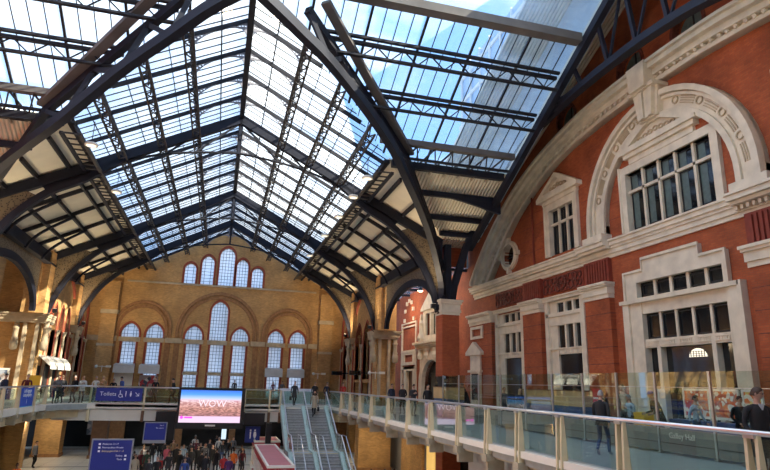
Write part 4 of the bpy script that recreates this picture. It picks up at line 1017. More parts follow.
# ------------------------------------------------------------------ café screen behind the right walkway
SX0, SX1 = 12.75, 12.2
SY = [5.2,7.2,9.0,10.7,12.9,14.9,16.6,18.4,20.3,22.3,24.4,26.6,28.9,31.0]
sx = lambda y: SX0+(SX1-SX0)*(y-7)/20
for i, y in enumerate(SY):
    t = thing('screen_post', 'slim grey steel post of the café glass screen, %s from the camera' % (ordn+['fourteenth'])[i], 'post', (sx(y),y,DECK), 0, 'posts of the café glass screen')
    MB().box(sx(y)-.03, sx(y)+.03, y-.035, y+.035, DECK, .56).build('upright', 'rail', t); MB().box(sx(y)-.07, sx(y)+.07, y-.07, y+.07, DECK, DECK+.03).build('foot_plate', 'rail', t)
for i, (a, c) in enumerate(zip(SY, SY[1:])):
    t = thing('screen_bay', 'café screen bay of clear glass over a grey panel, %s from the camera' % ordn[i], 'glass screen', (sx(a),a,DECK), 0, 'bays of the café glass screen')
    def q(z0, z1, m, nm, th=.008, off=0):
        b = MB(); b.beam((sx(a+.05)+off,a+.05,(z0+z1)/2), (sx(c-.05)+off,c-.05,(z0+z1)/2), th*2, z1-z0); return b.build(nm, m, t)
    q(-.98, .55, 'screenglass', 'glass_pane'); q(DECK+.06, -1.0, 'grey_panel', 'lower_panel', .012); q(.12,.135,'rail','joint_strip', .012); q(-1.42,-1.4,'black','shadow_gap', .016)
t = text('Galley Hall', .22, (sx(14)-.04,14.5,-1.2), Matrix.Rotation(-PI/2, 3, 'Z') @ RX, 'offwhite', 'screen_lettering')
t['label'] = 'pale lettering on the grey lower panel of the café screen'; t['category'] = 'lettering'
# ------------------------------------------------------------------ twin stairs from the gallery down toward the camera
def flight(x0, x1, y0, z0, n, rise, run_, t, nm='steps'):
    b = MB(); e = MB()
    for i in range(n):
        y = y0-i*run_; z = z0-(i+1)*rise
        b.box(x0, x1, y-run_, y, z-.3, z); e.box(x0, x1, y-run_-.02, y-run_+.02, z-.03, z+.005)
    b.build(nm, 'tread', t); e.build('step_edges', 'grey_panel', t); return y0-n*run_, z0-n*rise
for k, (x0, x1, who) in enumerate(((4.75,5.95,'left'),(6.2,7.55,'right'))):
    t = thing('staircase', '%s of the two grey stairs coming down from the far gallery' % who, 'stairs', (x0,BY,DECK))
    ye, ze = flight(x0, x1, BY, DECK, 16, .155, .29, t)
    MB().box(x0, x1, ye-1.5, ye, ze-.3, ze).build('landing', 'tread', t)
    MB().box(x0, x1, ye-.1, ye, ze, ze+.012).box(x0, x1, ye-1.5, ye-1.4, ze, ze+.012).build('nosing', 'nosing', t)
    flight(x0, x1, ye-1.5, ze, 15, .155, .29, t, 'lower_steps')
    yb = ye-1.5-15*.29
rails = [(4.6,'left'),(6.07,'middle'),(7.7,'right')]
for x, who in rails:
    t = thing('stair_balustrade', '%s glass balustrade with pale handrail beside the far stairs' % who, 'balustrade', (x,BY,DECK))
    prof = [(BY,DECK),(ye,ze),(ye-1.5,ze),(yb,ze-15*.155)]
    MB().path([(x,y,z-.12) for y, z in prof], .26, .5, up=(0,0,1)).build('stringer', 'glassgreen', t)
    MB().tube([(x,y,z+1.05) for y, z in prof], .045, 8).build('handrail', 'rail', t)
    MB().plate([[(y,z+.12) for y, z in prof]+[(y,z+1.0) for y, z in prof[::-1]]], 'X', x-.01, x+.01).build('glass', 'railglass', t)
    for (ya, za), (yb_, zb) in zip(prof, prof[1:]):
        for f in (0, .5): y = ya+(yb_-ya)*f; z = za+(zb-za)*f; MB().box(x-.025, x+.025, y-.025, y+.025, z, z+1.05).build('standard', 'rail', t)
for x, lab in ((5.2,'short tubular rail at the foot of the left stair'),(6.55,'short tubular rail between the lower flights'),(8.0,'short tubular rail right of the stairs')):
    b = MB(); b.tube([(x,ye-.2,ze),(x,ye-.2,ze+1.0),(x,ye-1.4,ze+1.0),(x,yb,ze-15*.155+1.0),(x,yb,ze-15*.155)], .03, 6)
    tag(b.build('tubular_rail', 'rail'), lab, 'handrail')
t = MB().box(4.75, 7.55, BY+4.0, BY+4.15, DECK, -.5).build('hoarding', 'whiteboard'); tag(t, 'plain white hoarding behind the head of the far stairs', 'hoarding')
# ------------------------------------------------------------------ lower level
def lower_pier(x0, x1, y0, y1, m, label):
    t = thing('lower_pier', label, 'pier', ((x0+x1)/2,y0,FLOOR)); MB().box(x0, x1, y0, y1, FLOOR, -2.45).build('shaft', m, t)
    MB().box(x0-.08, x1+.08, y0-.08, y1, FLOOR, FLOOR+.25).build('plinth', 'tan_dark', t); return t
lower_pier(-17.5, -13.2, 41.8, 43.2, 'tan_x', 'broad brick pier under the left walkway at the picture edge')
lower_pier(-14.1, -12.1, 56.2, 57.6, 'tan_x', 'sunlit brick pier standing under the left gallery')
lower_pier(-9.6, -8.4, 55, 56, 'wood', 'dark pier behind the blue directory board')
lower_pier(8.9, 10.1, 55, 56.2, 'tan_x', 'brown pier under the gallery right of the stairs')
lower_pier(11.0, 13.6, 46.2, 47.4, 'tan_x', 'broad brown pier under the right walkway')
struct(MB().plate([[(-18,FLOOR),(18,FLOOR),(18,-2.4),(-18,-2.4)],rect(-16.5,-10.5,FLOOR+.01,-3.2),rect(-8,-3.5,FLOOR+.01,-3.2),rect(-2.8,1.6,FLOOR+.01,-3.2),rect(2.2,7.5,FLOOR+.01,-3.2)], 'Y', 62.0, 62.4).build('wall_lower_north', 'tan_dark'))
struct(MB().box(-18, 18, 64.5, 64.7, FLOOR, -2.2).build('wall_lower_shopfront', 'dark'))
for x0, x1, z0, z1, lab in ((-5.2,-4.7,-5.6,-4.0,'narrow pale lit shop panel far under the bridge, left of the pair'),(.9,1.35,-5.6,-4.0,'narrow pale lit shop panel far under the bridge, right of the pair'),(-11.2,-10.2,-5.2,-3.6,'framed dark poster wall under the left gallery')):
    t = thing('lit_panel' if x0 > -9 else 'poster_case', lab, 'shop panel', ((x0+x1)/2,61.9,z0)); MB().box(x0, x1, 61.85, 61.95, z0, z1).build('face', 'pale_lit' if x0 > -9 else 'poster_a', t); MB().plate([rect(x0-.06,x1+.06,z0-.06,z1+.06), rect(x0,x1,z0,z1)], 'Y', 61.82, 62.0).build('frame', 'black', t)
    if x0 < -9: continue
struct(MB().box(14.3, 14.6, 10, 62, FLOOR, -2.4).build('wall_lower_east', 'pale_wall')); struct(MB().box(-18.3, -18, 18, 62, FLOOR, -2.4).build('wall_lower_west', 'dark'))
b = MB().box(14.2, 14.3, 38.0, 39.5, FLOOR, -3.6); o = b.build('door_2', 'warm_panel'); struct(o)
trim(MB().box(-9.6, 9.6, BN-.12, BN, -2.7, -1.7).box(-9.6, 9.6, 60.8, 60.95, -2.7, -1.7), 'offwhite')
tag(MB().box(-9.6, 9.6, BN-.06, BN-.03, -1.62, -.7).build('glass_guard', 'railglass'), 'clear glass guard along the back of the bridge, facing the gable', 'glass panel'); tag(MB().box(-9.6, 9.6, 60.85, 60.88, -1.62, -.7).build('glass_guard', 'railglass'), 'clear glass guard along the ledge at the foot of the gable', 'glass panel')
for y0, y1, m in ((40.2,45.0,'tan_y'),(30.0,34.0,'dark'),(20,28,'dark')):
    trim(MB().box(14.12, 14.3, y0, y1, FLOOR, -2.5), m)
tag(MB().box(12.7, 13.0, 38.2, 39.8, -3.5, -3.0).build('hanging_sign', 'black'), 'black hanging sign over the yellow lit passage', 'sign')
# kiosks on the concourse
def kiosk(x0, x1, y0, y1, zt, label):
    t = thing('kiosk', label, 'kiosk', ((x0+x1)/2,y0,FLOOR))
    MB().box(x0+.1, x1-.1, y0+.1, y1-.1, FLOOR, zt-.35).build('body', 'kiosk_red', t)
    MB().box(x0, x1, y0, y1, zt-.04, zt).build('roof', 'kiosk_roof', t)
    MB().plate([rect(x0-.05,x1+.05,y0-.05,y1+.05), rect(x0+.06,x1-.06,y0+.06,y1-.06)], 'Z', zt-.06, zt+.06).build('roof_trim', 'white', t)
    fa = MB().box(x0-.02, x1+.02, y0-.02, y1+.02, zt-.42, zt-.05).build('fascia', 'kiosk_red', t)
    if y0 < 40: text('PASTY', .26, (3.05,30.16,-4.24), RX, 'lettering', 'fascia_lettering', fa)
    b = MB(); n = max(1, int((y1-y0)/1.4))
    for i in range(n): b.box(x0-.0, x0+.1, y0+.25+i*(y1-y0)/n, y0+(i+.85)*(y1-y0)/n, FLOOR+1.0, zt-.55)
    b.box(x0+.2, x1-.2, y0, y0+.1, FLOOR+1.0, zt-.5); b.build('serving_hatches', 'offwhite', t)
    MB().box(x0-.15, x1+.1, y0-.15, y1, FLOOR+.9, FLOOR+.96).build('counter', 'white', t); return t
kiosk(2.75, 4.0, 30.2, 40.3, -4.0, 'long red kiosk with faded red flat roof in front of the stairs')
kiosk(2.85, 4.5, 42.0, 45.0, -3.95, 'small red kiosk behind the long one beside the dark post')
tag(MB().box(3.45, 3.8, 41.0, 41.4, FLOOR, -2.7).build('dark_post', 'black'), 'dark square post between the two red kiosks', 'post')
t = thing('red_cart', 'red display cart left of the long kiosk', 'cart', (2.1,33.5,FLOOR))
MB().box(1.6, 2.65, 33, 34.2, FLOOR+.15, FLOOR+.75).build('body', 'kiosk_red', t); b = MB()
for x in (1.65, 2.6):
    for y in (33.05, 34.15): b.box(x-.03, x+.03, y-.03, y+.03, FLOOR, FLOOR+1.7)
b.box(1.6, 2.65, 33, 34.2, FLOOR+1.1, FLOOR+1.15).box(1.6, 2.65, 33, 34.2, FLOOR+1.65, FLOOR+1.72); b.build('frame', 'kiosk_red', t)
# ------------------------------------------------------------------ big video screen hung on the bridge
def screen_mat():
    m = bpy.data.materials.new('video picture'); m.use_nodes = True; nt = m.node_tree; b = nt.nodes['Principled BSDF']
    g = N(nt, 'ShaderNodeTexCoord'); sp = N(nt, 'ShaderNodeSeparateXYZ'); nt.links.new(g.outputs['Generated'], sp.inputs[0])
    r = N(nt, 'ShaderNodeValToRGB'); cr = r.color_ramp
    cr.elements[0].position = 0; cr.elements[0].color = (.85,.62,.82,1); cr.elements[1].position = 1; cr.elements[1].color = (.05,.18,.75,1)
    for p, c in ((.19,(.80,.58,.80,1)),(.2,(.35,.16,.17,1)),(.42,(.50,.24,.2,1)),(.62,(.62,.36,.36,1)),(.7,(.75,.55,.65,1)),(.74,(.5,.62,.9,1)),(.86,(.1,.35,.85,1))):
        e = cr.elements.new(p); e.color = c
    nt.links.new(sp.outputs['Z'], r.inputs[0])
    v = N(nt, 'ShaderNodeTexVoronoi'); v.inputs['Scale'].default_value = 26; mp = N(nt, 'ShaderNodeMapping'); mp.inputs['Scale'].default_value = (1,0,1.6)
    nt.links.new(g.outputs['Generated'], mp.inputs[0]); nt.links.new(mp.outputs[0], v.inputs['Vector'])
    # rooftops only in the band of the town
    gt = N(nt, 'ShaderNodeMath', operation='GREATER_THAN'); gt.inputs[1].default_value = .21; lt = N(nt, 'ShaderNodeMath', operation='LESS_THAN'); lt.inputs[1].default_value = .68
    nt.links.new(sp.outputs['Z'], gt.inputs[0]); nt.links.new(sp.outputs['Z'], lt.inputs[0])
    mu = N(nt, 'ShaderNodeMath', operation='MULTIPLY'); nt.links.new(gt.outputs[0], mu.inputs[0]); nt.links.new(lt.outputs[0], mu.inputs[1])
    m2 = N(nt, 'ShaderNodeMath', operation='MULTIPLY'); m2.inputs[1].default_value = .75; nt.links.new(mu.outputs[0], m2.inputs[0])
    mx = N(nt, 'ShaderNodeMix', data_type='RGBA', blend_type='OVERLAY'); nt.links.new(m2.outputs[0], mx.inputs[0]); nt.links.new(r.outputs[0], mx.inputs[6]); bw = N(nt, 'ShaderNodeRGBToBW'); nt.links.new(v.outputs['Color'], bw.inputs[0]); nt.links.new(bw.outputs[0], mx.inputs[7])
    nt.links.new(mx.outputs[2], b.inputs['Emission Color']); b.inputs['Emission Strength'].default_value = .62
    b.inputs['Base Color'].default_value = (.01,.01,.01,1); b.inputs['Roughness'].default_value = .3
    return m
M['video'] = screen_mat()
t = thing('video_screen', 'big bright video screen showing a town under blue sky, hung on the far bridge', 'screen', (-.25,41.9,-2))
MB().box(-2.35, 1.95, 41.85, 42.3, -3.15, -.52).build('housing', 'black', t)
dp = MB().box(-2.2, 1.72, 41.8, 41.85, -2.75, -.68).build('display', 'video', t)
MB().box(-.5, .15, 41.78, 41.85, -2.98, -2.88).build('maker_plate', 'offwhite', t)
text('WOW', .62, (-1.05,41.79,-1.55), RX, 'wow', 'display_lettering', dp)
MB().box(-1.85, -1.35, 41.78, 41.8, -2.48, -2.38).plate([[(-2.02+.1*math.cos(a*PI/6), -2.43+.1*math.sin(a*PI/6)) for a in range(12)]], 'Y', 41.78, 41.8).build('pink_caption', 'pink', dp)
for i, x in enumerate((-2.0, 1.6)): tag(MB().box(x-.05, x+.05, 42.3, 43.0, -1.9, -1.8).build('hanger_bracket', 'steel'), 'dark bracket holding the %s side of the video screen' % ('left','right')[i], 'bracket')
# flanking dark equipment
tag(MB().box(-3.65, -2.4, 42.3, 42.9, -3.9, -2.1).build('speaker_housing', 'black'), 'tall black cabinet hanging left of the video screen', 'cabinet')
t = MB().box(2.0, 3.4, 42.3, 42.8, -2.9, -2.15).build('hanging_board', 'black'); tag(t, 'black hanging board right of the video screen', 'panel')
# ------------------------------------------------------------------ signs
def wc_icons(x, z, y, h, par, m='lettering'):
    b = MB()
    for dx, w in ((0,.11),(.3,.14)):
        b.plate([[(x+dx+.22*h*math.cos(a*PI/5)*.45, z+h*.42+.1*h*math.sin(a*PI/5)) for a in range(10)]], 'Y', y-.004, y)
        b.plate([[(x+dx-w*h*.8,z+h*.28),(x+dx+w*h*.8,z+h*.28),(x+dx+(w*1.3 if w > .12 else w*.6)*h,z-h*.1),(x+dx+w*.4*h,z-h*.5),(x+dx-w*.4*h,z-h*.5),(x+dx-(w*1.3 if w > .12 else w*.6)*h,z-h*.1)]], 'Y', y-.004, y)
    b.build('pictogram', m, par)
t = thing('toilets_sign', 'long blue Toilets sign fixed to the far bridge balustrade', 'sign', (-6.1,42.75,-1.05))
bd = MB().box(-7.5, -4.7, 42.72, 42.8, -1.5, -.68).build('board', 'signblue', t)
text('Toilets', .36, (-7.28,42.715,-1.06), RX, 'lettering', 'lettering', bd)
wc_icons(-5.7, -1.04, 42.715, .34, bd)
b = MB(); b.path([(-6.02+.11*math.cos(a*PI/6), 42.71, -1.16+.11*math.sin(a*PI/6)) for a in range(-8,4)], .03, .01, up=(0,1,0)); b.plate([rect(-6.08,-6.03,-1.1,-.9)], 'Y', 42.708, 42.715).plate([rect(-6.08,-5.93,-1.08,-1.05)], 'Y', 42.708, 42.715)
b.plate([[(-5.95,-1.1),(-5.91,-1.1),(-5.86,-1.26),(-5.9,-1.26)]], 'Y', 42.708, 42.715).ball((-6.055,42.71,-.86), .035, 6); b.build('wheelchair_symbol', 'lettering', bd)
MB().path([(-5.12,42.71,-.94),(-4.92,42.71,-1.14)], .035, .01, up=(0,1,0)).path([(-4.9,42.71,-.98),(-4.9,42.71,-1.16),(-5.08,42.71,-1.16)], .035, .01, up=(0,1,0)).build('arrow', 'lettering', bd)
# blue notice on the left walkway balustrade (faces into the nave)
t = thing('blue_notice', 'bright blue poster hung on the left walkway balustrade', 'sign', (LX+.1,36.5,-1.1))
MB().box(LX+.05, LX+.09, 35.3, 37.7, -1.75, -.66).build('board', 'noticeblue', t); MB().box(LX+.09, LX+.1, 35.3, 37.7, -1.75, -1.62).build('pale_strip', 'cyan', t)
RL = Matrix.Rotation(PI/2, 3, 'Z') @ RX
for i, (s_, z_, sz) in enumerate((('Left luggage',-.82,.28),('Lost property',-1.04,.26),('i',-1.38,.4))):
    text(s_, sz, (LX+.105,36.5,z_), RL, 'lettering', 'lettering', t, align='CENTER')
t = thing('yellow_sign', 'yellow board sticking up behind the left walkway rail', 'sign', (-10.25,39,DECK)); MB().box(-10.55, -9.95, 39.0, 39.1, -.6, .0).build('board', 'yellow', t); MB().box(-10.27, -10.22, 39.0, 39.1, DECK, -.6).build('pole', 'steel2', t)
# directory totem
def totem(x0, x1, y, zt, rows, label, zb=FLOOR):
    t = thing('directory_board', label, 'sign', ((x0+x1)/2,y,zb))
    fc = MB().box(x0+.06, x1-.06, y-.06, y+.06, zb+.2, zt-.06).build('face', 'signblue', t)
    MB().plate([rect(x0,x1,zb,zt), rect(x0+.05,x1-.05,zb+.2,zt-.05)], 'Y', y-.08, y+.08).build('frame', 'frame_grey', t)
    for i, (s_, dx, dz, al, m) in enumerate(rows): text(s_, .105, (x0+dx,y-.065,zt+dz), RX, m, 'directory_line', fc, align=al)
    return t
T = totem(-5.15, -3.4, 30, -2.7, [('Platforms 11-17',.46,-.22,'LEFT','lettering'),('Metropolitan Arcade',.46,-.37,'LEFT','lettering'),('Bishopsgate Exit 1 - 2',.46,-.52,'LEFT','yellow_text'),('Toilets',1.35,-.72,'RIGHT','lettering'),('Taxis',1.35,-.87,'RIGHT','lettering')], 'tall blue directory board on the concourse, nearest of the blue boards')
for x_, dz in ((-4.85,-.22),(-4.85,-.37),(-4.85,-.52),(-3.72,-.72),(-3.72,-.87)): MB().plate([rect(x_,x_+.09,-2.7+dz-.04,-2.7+dz+.04)], 'Y', 29.93, 29.94).build('line_icon', 'lettering', T)
totem(-4.25, -2.85, 42.0, -2.75, [('Exit 5',1.2,-.2,'RIGHT','lettering'),('Bus station',1.2,-.36,'RIGHT','lettering'),('Trains',.12,-1.2,'LEFT','lettering')], 'blue sign board hanging under the far bridge beside the black cabinet', -4.05)
t = thing('toilet_pictogram_sign', 'dark sign with two white figures under the bridge right of the screen', 'sign', (2.7,43,-3.5)); MB().box(2.2, 3.2, 42.9, 43.0, -4.1, -3.05).build('board', 'blue', t); wc_icons(2.55, -3.55, 42.89, .6, t)
t = thing('fire_notice', 'small red and white notice on the bridge fascia under the Toilets sign', 'sign', (-5.95,43.25,-2.4)); MB().box(-6.08, -5.86, 43.27, 43.3, -2.72, -2.4).build('board', 'redsign', t); MB().box(-6.06, -5.88, 43.25, 43.27, -2.5, -2.42).build('white_band', 'white', t)
for nm, x0, x1, z0, z1, y, m, lab in (('framed_poster',-15.6,-14.3,-1.3,.45,48.1,'poster_a','framed grey poster on the sunlit brick pier at the left edge'),):
    t = thing(nm, lab, 'poster', ((x0+x1)/2,y,z0)); MB().box(x0, x1, y-.05, y, z0, z1).build('frame', 'offwhite', t); MB().box(x0+.12, x1-.12, y-.06, y-.05, z0+.12, z1-.12).build('print', m, t)
# departure screens projecting from the right piers
for x, y, lab in ((11.3,57.8,'black information screen on the slim right pier, left of the pair'),(12.0,52.8,'black information screen on the right arcade, right of the pair')):
    t = thing('information_screen', lab, 'screen', (x,y,1)); MB().box(x-.5, x+.55, y-.1, y+.1, .75, 1.15).build('cabinet', 'black', t); MB().box(x-.45, x+.5, y-.11, y-.1, .8, 1.1).build('display', 'dark_pane', t); MB().box(x+.5, x+1.2, y-.03, y+.03, .9, 1.0).build('arm', 'steel', t)
for x, y, z, lab in ((-10.9,63,1.0,'white security camera on a bracket at the left end of the gable'),(10.3,62.9,.9,'white security camera on a bracket at the right end of the gable'),(12.6,47.7,.9,'white security camera on the near right pier')):
    t = thing('security_camera', lab, 'camera', (x,y,z)); MB().tube([(x-.6,y,z),(x+.6,y,z)], .04, 6).tube([(x,y,z-.5),(x,y,z+.1)], .04, 6).tube([(x,y,z),(x,y+1.02,z)], .04, 6).build('bracket', 'offwhite', t); MB().ball((x-.5,y,z), .15, 6).box(x+.35, x+.8, y-.12, y+.12, z-.08, z+.12).build('camera_head', 'white', t)
# awnings over the shop openings
def awning(p, q, z1, z0, out, nrm, label, grp):
    """quarter-round canvas from p to q, projecting OUT along NRM"""
    p = Vector(p); q = Vector(q); nrm = Vector(nrm); vs = []; k = 5
    t = thing('awning', label, 'awning', (p.x,p.y,z0), 0, grp)
    b = MB(); n = 5; top = []
    for i in range(n+1):
        a = PI/2*i/n; off = nrm*out*math.sin(a); z = z0+(z1-z0)*math.cos(a); top += [(p.x+off.x,p.y+off.y,z), (q.x+off.x,q.y+off.y,z)]
    m = len(top); vs = top+[(v[0]-nrm.x*.04,v[1]-nrm.y*.04,v[2]-.04) for v in top]; fs = []
    for i in range(n): a = 2*i; fs += [(a,a+1,a+3,a+2), (m+a,m+a+2,m+a+3,m+a+1)]
    for i in (0, 1): side = [2*j+i for j in range(n+1)]; fs.append(tuple(side+[m+side[0]] if False else side))
    b.add(vs, fs); cv = b.build('canvas', 'cloth_white', t)
    e = nrm*out; v = MB(); v.beam((p.x+e.x,p.y+e.y,z0-.08), (q.x+e.x,q.y+e.y,z0-.08), .03, .2); v.build('valance', 'cloth_white', cv); return t
for i, (a, c) in enumerate(((49.2,51.0),(51.4,53.2),(53.6,55.4))):
    awning((-13.0,a), (-13.0,c), 1.5, .65, 1.0, (1,0), 'white sunlit canvas awning on the left wall, %s of three' % ('nearest','middle','furthest')[i], 'awnings on the left wall')
    trim(MB().box(-13.06, -12.98, a, c, DECK, .7), 'dark')
for i, (a, c) in enumerate(((-9.95,-8.0),(-7.6,-5.65),(4.75,6.6),(7.05,8.9))):
    x = thing('box_awning', 'square grey white box awning below the gable lancets, %s from the left' % ordn[i], 'awning', ((a+c)/2,G,.5), 0, 'box awnings on the gable'); b = MB()
    b.add([(a+.12,G,1.4),(c-.12,G,1.4),(a,G-.6,1.25),(c,G-.6,1.25),(a,G-.7,.45),(c,G-.7,.45),(a+.05,G,.45),(c-.05,G,.45)], [(0,1,3,2),(2,3,5,4),(4,5,7,6),(6,7,1,0),(0,2,4,6),(1,7,5,3)])
    b.build('canvas', 'greycloth', x)
    if i == 0: MB().box(a+.1, c-.1, G-.12, G-.02, DECK, .45).build('shutter', 'offwhite', x)
    if i == 1: MB().box(a+.1, c-.1, G-.12, G-.02, DECK, .3).build('shopfront', 'poster_b', x)
# ------------------------------------------------------------------ people
def skinned(verts, edges, radii, sub=1):
    me = bpy.data.meshes.new('body'); me.from_pydata(verts, edges, []); o = bpy.data.objects.new('body', me); COL.objects.link(o)
    mo = o.modifiers.new('s', 'SKIN'); 
    if not me.skin_vertices: 
        with bpy.context.temp_override(object=o, active_object=o): bpy.ops.mesh.customdata_skin_add()
    for i, r in enumerate(radii):
        sv = me.skin_vertices[0].data[i]; sv.radius = (r if isinstance(r, tuple) else (r, r)); sv.use_root = (i == 0)
    mo.use_smooth_shade = True; mo.branch_smoothing = .4
    sb = o.modifiers.new('u', 'SUBSURF'); sb.levels = sub; sb.render_levels = sub
    dg = bpy.context.evaluated_depsgraph_get(); dg.update()
    out = bpy.data.meshes.new_from_object(o.evaluated_get(dg)); bpy.data.objects.remove(o); return out
def body_mesh(pose, fingers=False):
    """pose: dict of joint positions; forward is +y. Returns a mesh with slots skin, top, trousers, shoes"""
    P = pose; names = list(P); V = [P[n][0] for n in names]; Rr = [P[n][1] for n in names]; idx = {n: i for i, n in enumerate(names)}
    E = [('pelvis','waist'),('waist','chest'),('chest','shl'),('shl','neckb'),('neckb','neck'),('neck','headb')]
    for s in 'lr': E += [('pelvis','hip'+s),('hip'+s,'knee'+s),('knee'+s,'ankle'+s),('ankle'+s,'ball'+s),('ball'+s,'toe'+s),('shl','sho'+s),('sho'+s,'elb'+s),('elb'+s,'wri'+s),('wri'+s,'palm'+s)]
    me = skinned(V, [(idx[a],idx[b]) for a, b in E], Rr, 1)
    vs = [tuple(v.co) for v in me.vertices]; fs = [tuple(p.vertices) for p in me.polygons]
    zone = {'neckb':1,'neck':0,'headb':0}
    segs = []
    for a, b in E:
        z = 1
        if b in ('neck','headb'): z = 0
        if b.startswith(('knee','ankle')) or b.startswith('hip'): z = 2
        if b.startswith(('ball','toe')): z = 3
        if b.startswith('palm'): z = 0
        segs.append((Vector(P[a][0]), Vector(P[b][0]), z))
    def zone_of(c):
        best, bz = 1e9, 1
        for a, b, z in segs:
            d = b-a; t = max(0, min(1, (c-a).dot(d)/max(1e-9, d.length_squared))); k = (c-(a+d*t)).length
            if k < best: best, bz = k, z
        return bz
    mi = []
    for f in fs:
        c = sum((Vector(vs[i]) for i in f), Vector())/len(f); z = zone_of(c)
        if z == 1 and c.z < P['pelvis'][0][2]+.02: z = 2
        if z == 2 and min(P['anklel'][0][2], P['ankler'][0][2])+.0 > c.z and c.z < .1: z = 3
        mi.append(z)
    # head: egg with brow, nose, chin, ears, eyes, lips
    hc = Vector(P['headc'][0]) if 'headc' in P else None
    T = P['_head']; hc = Vector(T[0]); yaw, pitch = T[1], T[2]
    Mh = Matrix.Translation(hc) @ Matrix.Rotation(yaw, 4, 'Z') @ Matrix.Rotation(pitch, 4, 'X')
    o = len(vs); n, k = 12, 16
    for i in range(n+1):
        th = PI*i/n
        for j in range(k):
            ph = 2*PI*j/k; x = math.sin(th)*math.cos(ph)*.076; y = math.sin(th)*math.sin(ph)*.094; z = -math.cos(th)*.118
            if z < 0: f = 1+.38*z/.118; x *= f; y = y*f + .012*(-z/.118)
            if y > .05 and abs(x) < .02:
                if -.045 < z < .02: y += .026*(1-abs(z+.02)/.03*.5)*(1-abs(x)/.03)
                if -.075 < z < -.055: y += .006
            if y > .05 and .012 < abs(x) < .05 and -.005 < z < .025: y -= .008
            vs.append(tuple(Mh @ Vector((x,y,z))))
    for i in range(n):
        for j in range(k): fs.append((o+i*k+j, o+i*k+(j+1)%k, o+(i+1)*k+(j+1)%k, o+(i+1)*k+j)); mi.append(0)
    def blob(c, r, sx, sy, sz, m):
        b = MB().ball((0,0,0), r, 5, sx, sy, sz); o = len(vs)
        for v in b.v: vs.append(tuple(Mh @ (Vector(v)+Vector(c))))
        for f in b.f: fs.append(tuple(i+o for i in f)); mi.append(m)
    for s in (1,-1):
        blob((s*.078,-.005,-.005), .03, .4, .6, 1, 0); blob((s*.03,.084,.008), .010, 1.3, .5, .7, 4)
    blob((0,.092,-.062), .016, 1.3, .4, .3, 5)
    # hands: five unequal fingers
    for s in 'lr':
        w = Vector(P['palm'+s][0]); d = (w-Vector(P['wri'+s][0])).normalized(); side = 1 if s == 'r' else -1
        lat = d.cross(Vector((side,0,0))); lat = lat.normalized() if lat.length > .1 else Vector((0,1,0))
        nrm = lat.cross(d).normalized()*(-1)
        inward = Vector((-side,0,0))
        for q, (off, ln, r) in enumerate(((.030,.070,.0085),(.010,.080,.009),(-.010,.074,.0085),(-.028,.058,.0075),(.040,.05,.0095))):
            if q < 4: p0 = w+lat*off; pts = [p0, p0+d*ln*.5, p0+d*ln*.85+inward*.018, p0+d*ln+inward*.042]
            else: p0 = w-d*.045+lat*.030; pts = [p0, p0+lat*.03+d*.02, p0+lat*.036+d*.055+inward*.01]
            b = MB().tube(pts, [r*1.05]+[r]*(len(pts)-2)+[r*.7], 5); o = len(vs)
            vs += b.v; fs += [tuple(i+o for i in f) for f in b.f]; mi += [0]*len(b.f)
    me2 = bpy.data.meshes.new('body'); me2.from_pydata(vs, [], fs)
    for nm in ('skin','_a','_b','_c','black','_l'): me2.materials.append(M.get(nm) or M['skin'])
    me2.polygons.foreach_set('material_index', mi); me2.polygons.foreach_set('use_smooth', [True]*len(mi)); me2.update()
    bpy.data.meshes.remove(me); return me2
def pose(stride=0.0, arm=0.0, lean=0.0, elbow=.12, headyaw=0, headpitch=0, carry=0, width=1.0, fold=False):
    """stride: metres between feet; arm: forward swing; elbow: forward bend of both forearms"""
    hz = .93-.035*abs(stride); D = {}
    D['pelvis'] = ((0,0,hz), (.135*width,.10)); D['waist'] = ((0,.01+lean*.12,hz+.15), (.125*width,.092)); D['chest'] = ((0,.01+lean*.3,hz+.34), (.15*width,.105)); D['shl'] = ((0,lean*.45,hz+.47), (.11*width,.085))
    D['neckb'] = ((0,lean*.5+.0,hz+.54), .062); D['neck'] = ((0,lean*.56+.01,hz+.60), .052); D['headb'] = ((0,lean*.6+.02,hz+.66), .05)
    for s, sg in (('l',-1),('r',1)):
        st = stride*sg*.5; kn = .5*st+.05+(.06 if st < 0 else 0)
        back = st < -.05
        D['hip'+s] = ((sg*.095,0,hz-.06), .093); D['knee'+s] = ((sg*.10,kn+(.05 if back else .02),hz*.53+(.0)), .062)
        az_ = .09+(.07 if back else 0)
        D['ankle'+s] = ((sg*.10,st-.02,az_), .043); D['ball'+s] = ((sg*.105,st+.08,.045+(.0)), .042); D['toe'+s] = ((sg*.11,st+.165,.035), .032)
        sw = -arm*sg; sx_ = .185*width
        D['sho'+s] = ((sg*sx_,lean*.45,hz+.465), .062); e = Vector((sg*(sx_+.055),lean*.4+sw*.5-.02,hz+.19)); D['elb'+s] = (tuple(e), .047)
        fz = -.25*math.cos(elbow*PI); fy = .25*math.sin(elbow*PI)
        wv = e+Vector((-sg*(.02+(.14 if fold else 0)),fy+sw*.4,fz)); D['wri'+s] = (tuple(wv), .031); dd = (wv-e).normalized(); D['palm'+s] = (tuple(wv+dd*.075), (.036,.02))
    D['_head'] = ((0,lean*.62+.035,hz+.71), headyaw, headpitch)
    return D
class _D(dict): pass
def mk(p):
    h = p.pop('_head'); q = _D(p); r = {k: v for k, v in p.items()}
    class W(dict): pass
    w = W(r); return r, h
POSES = {}
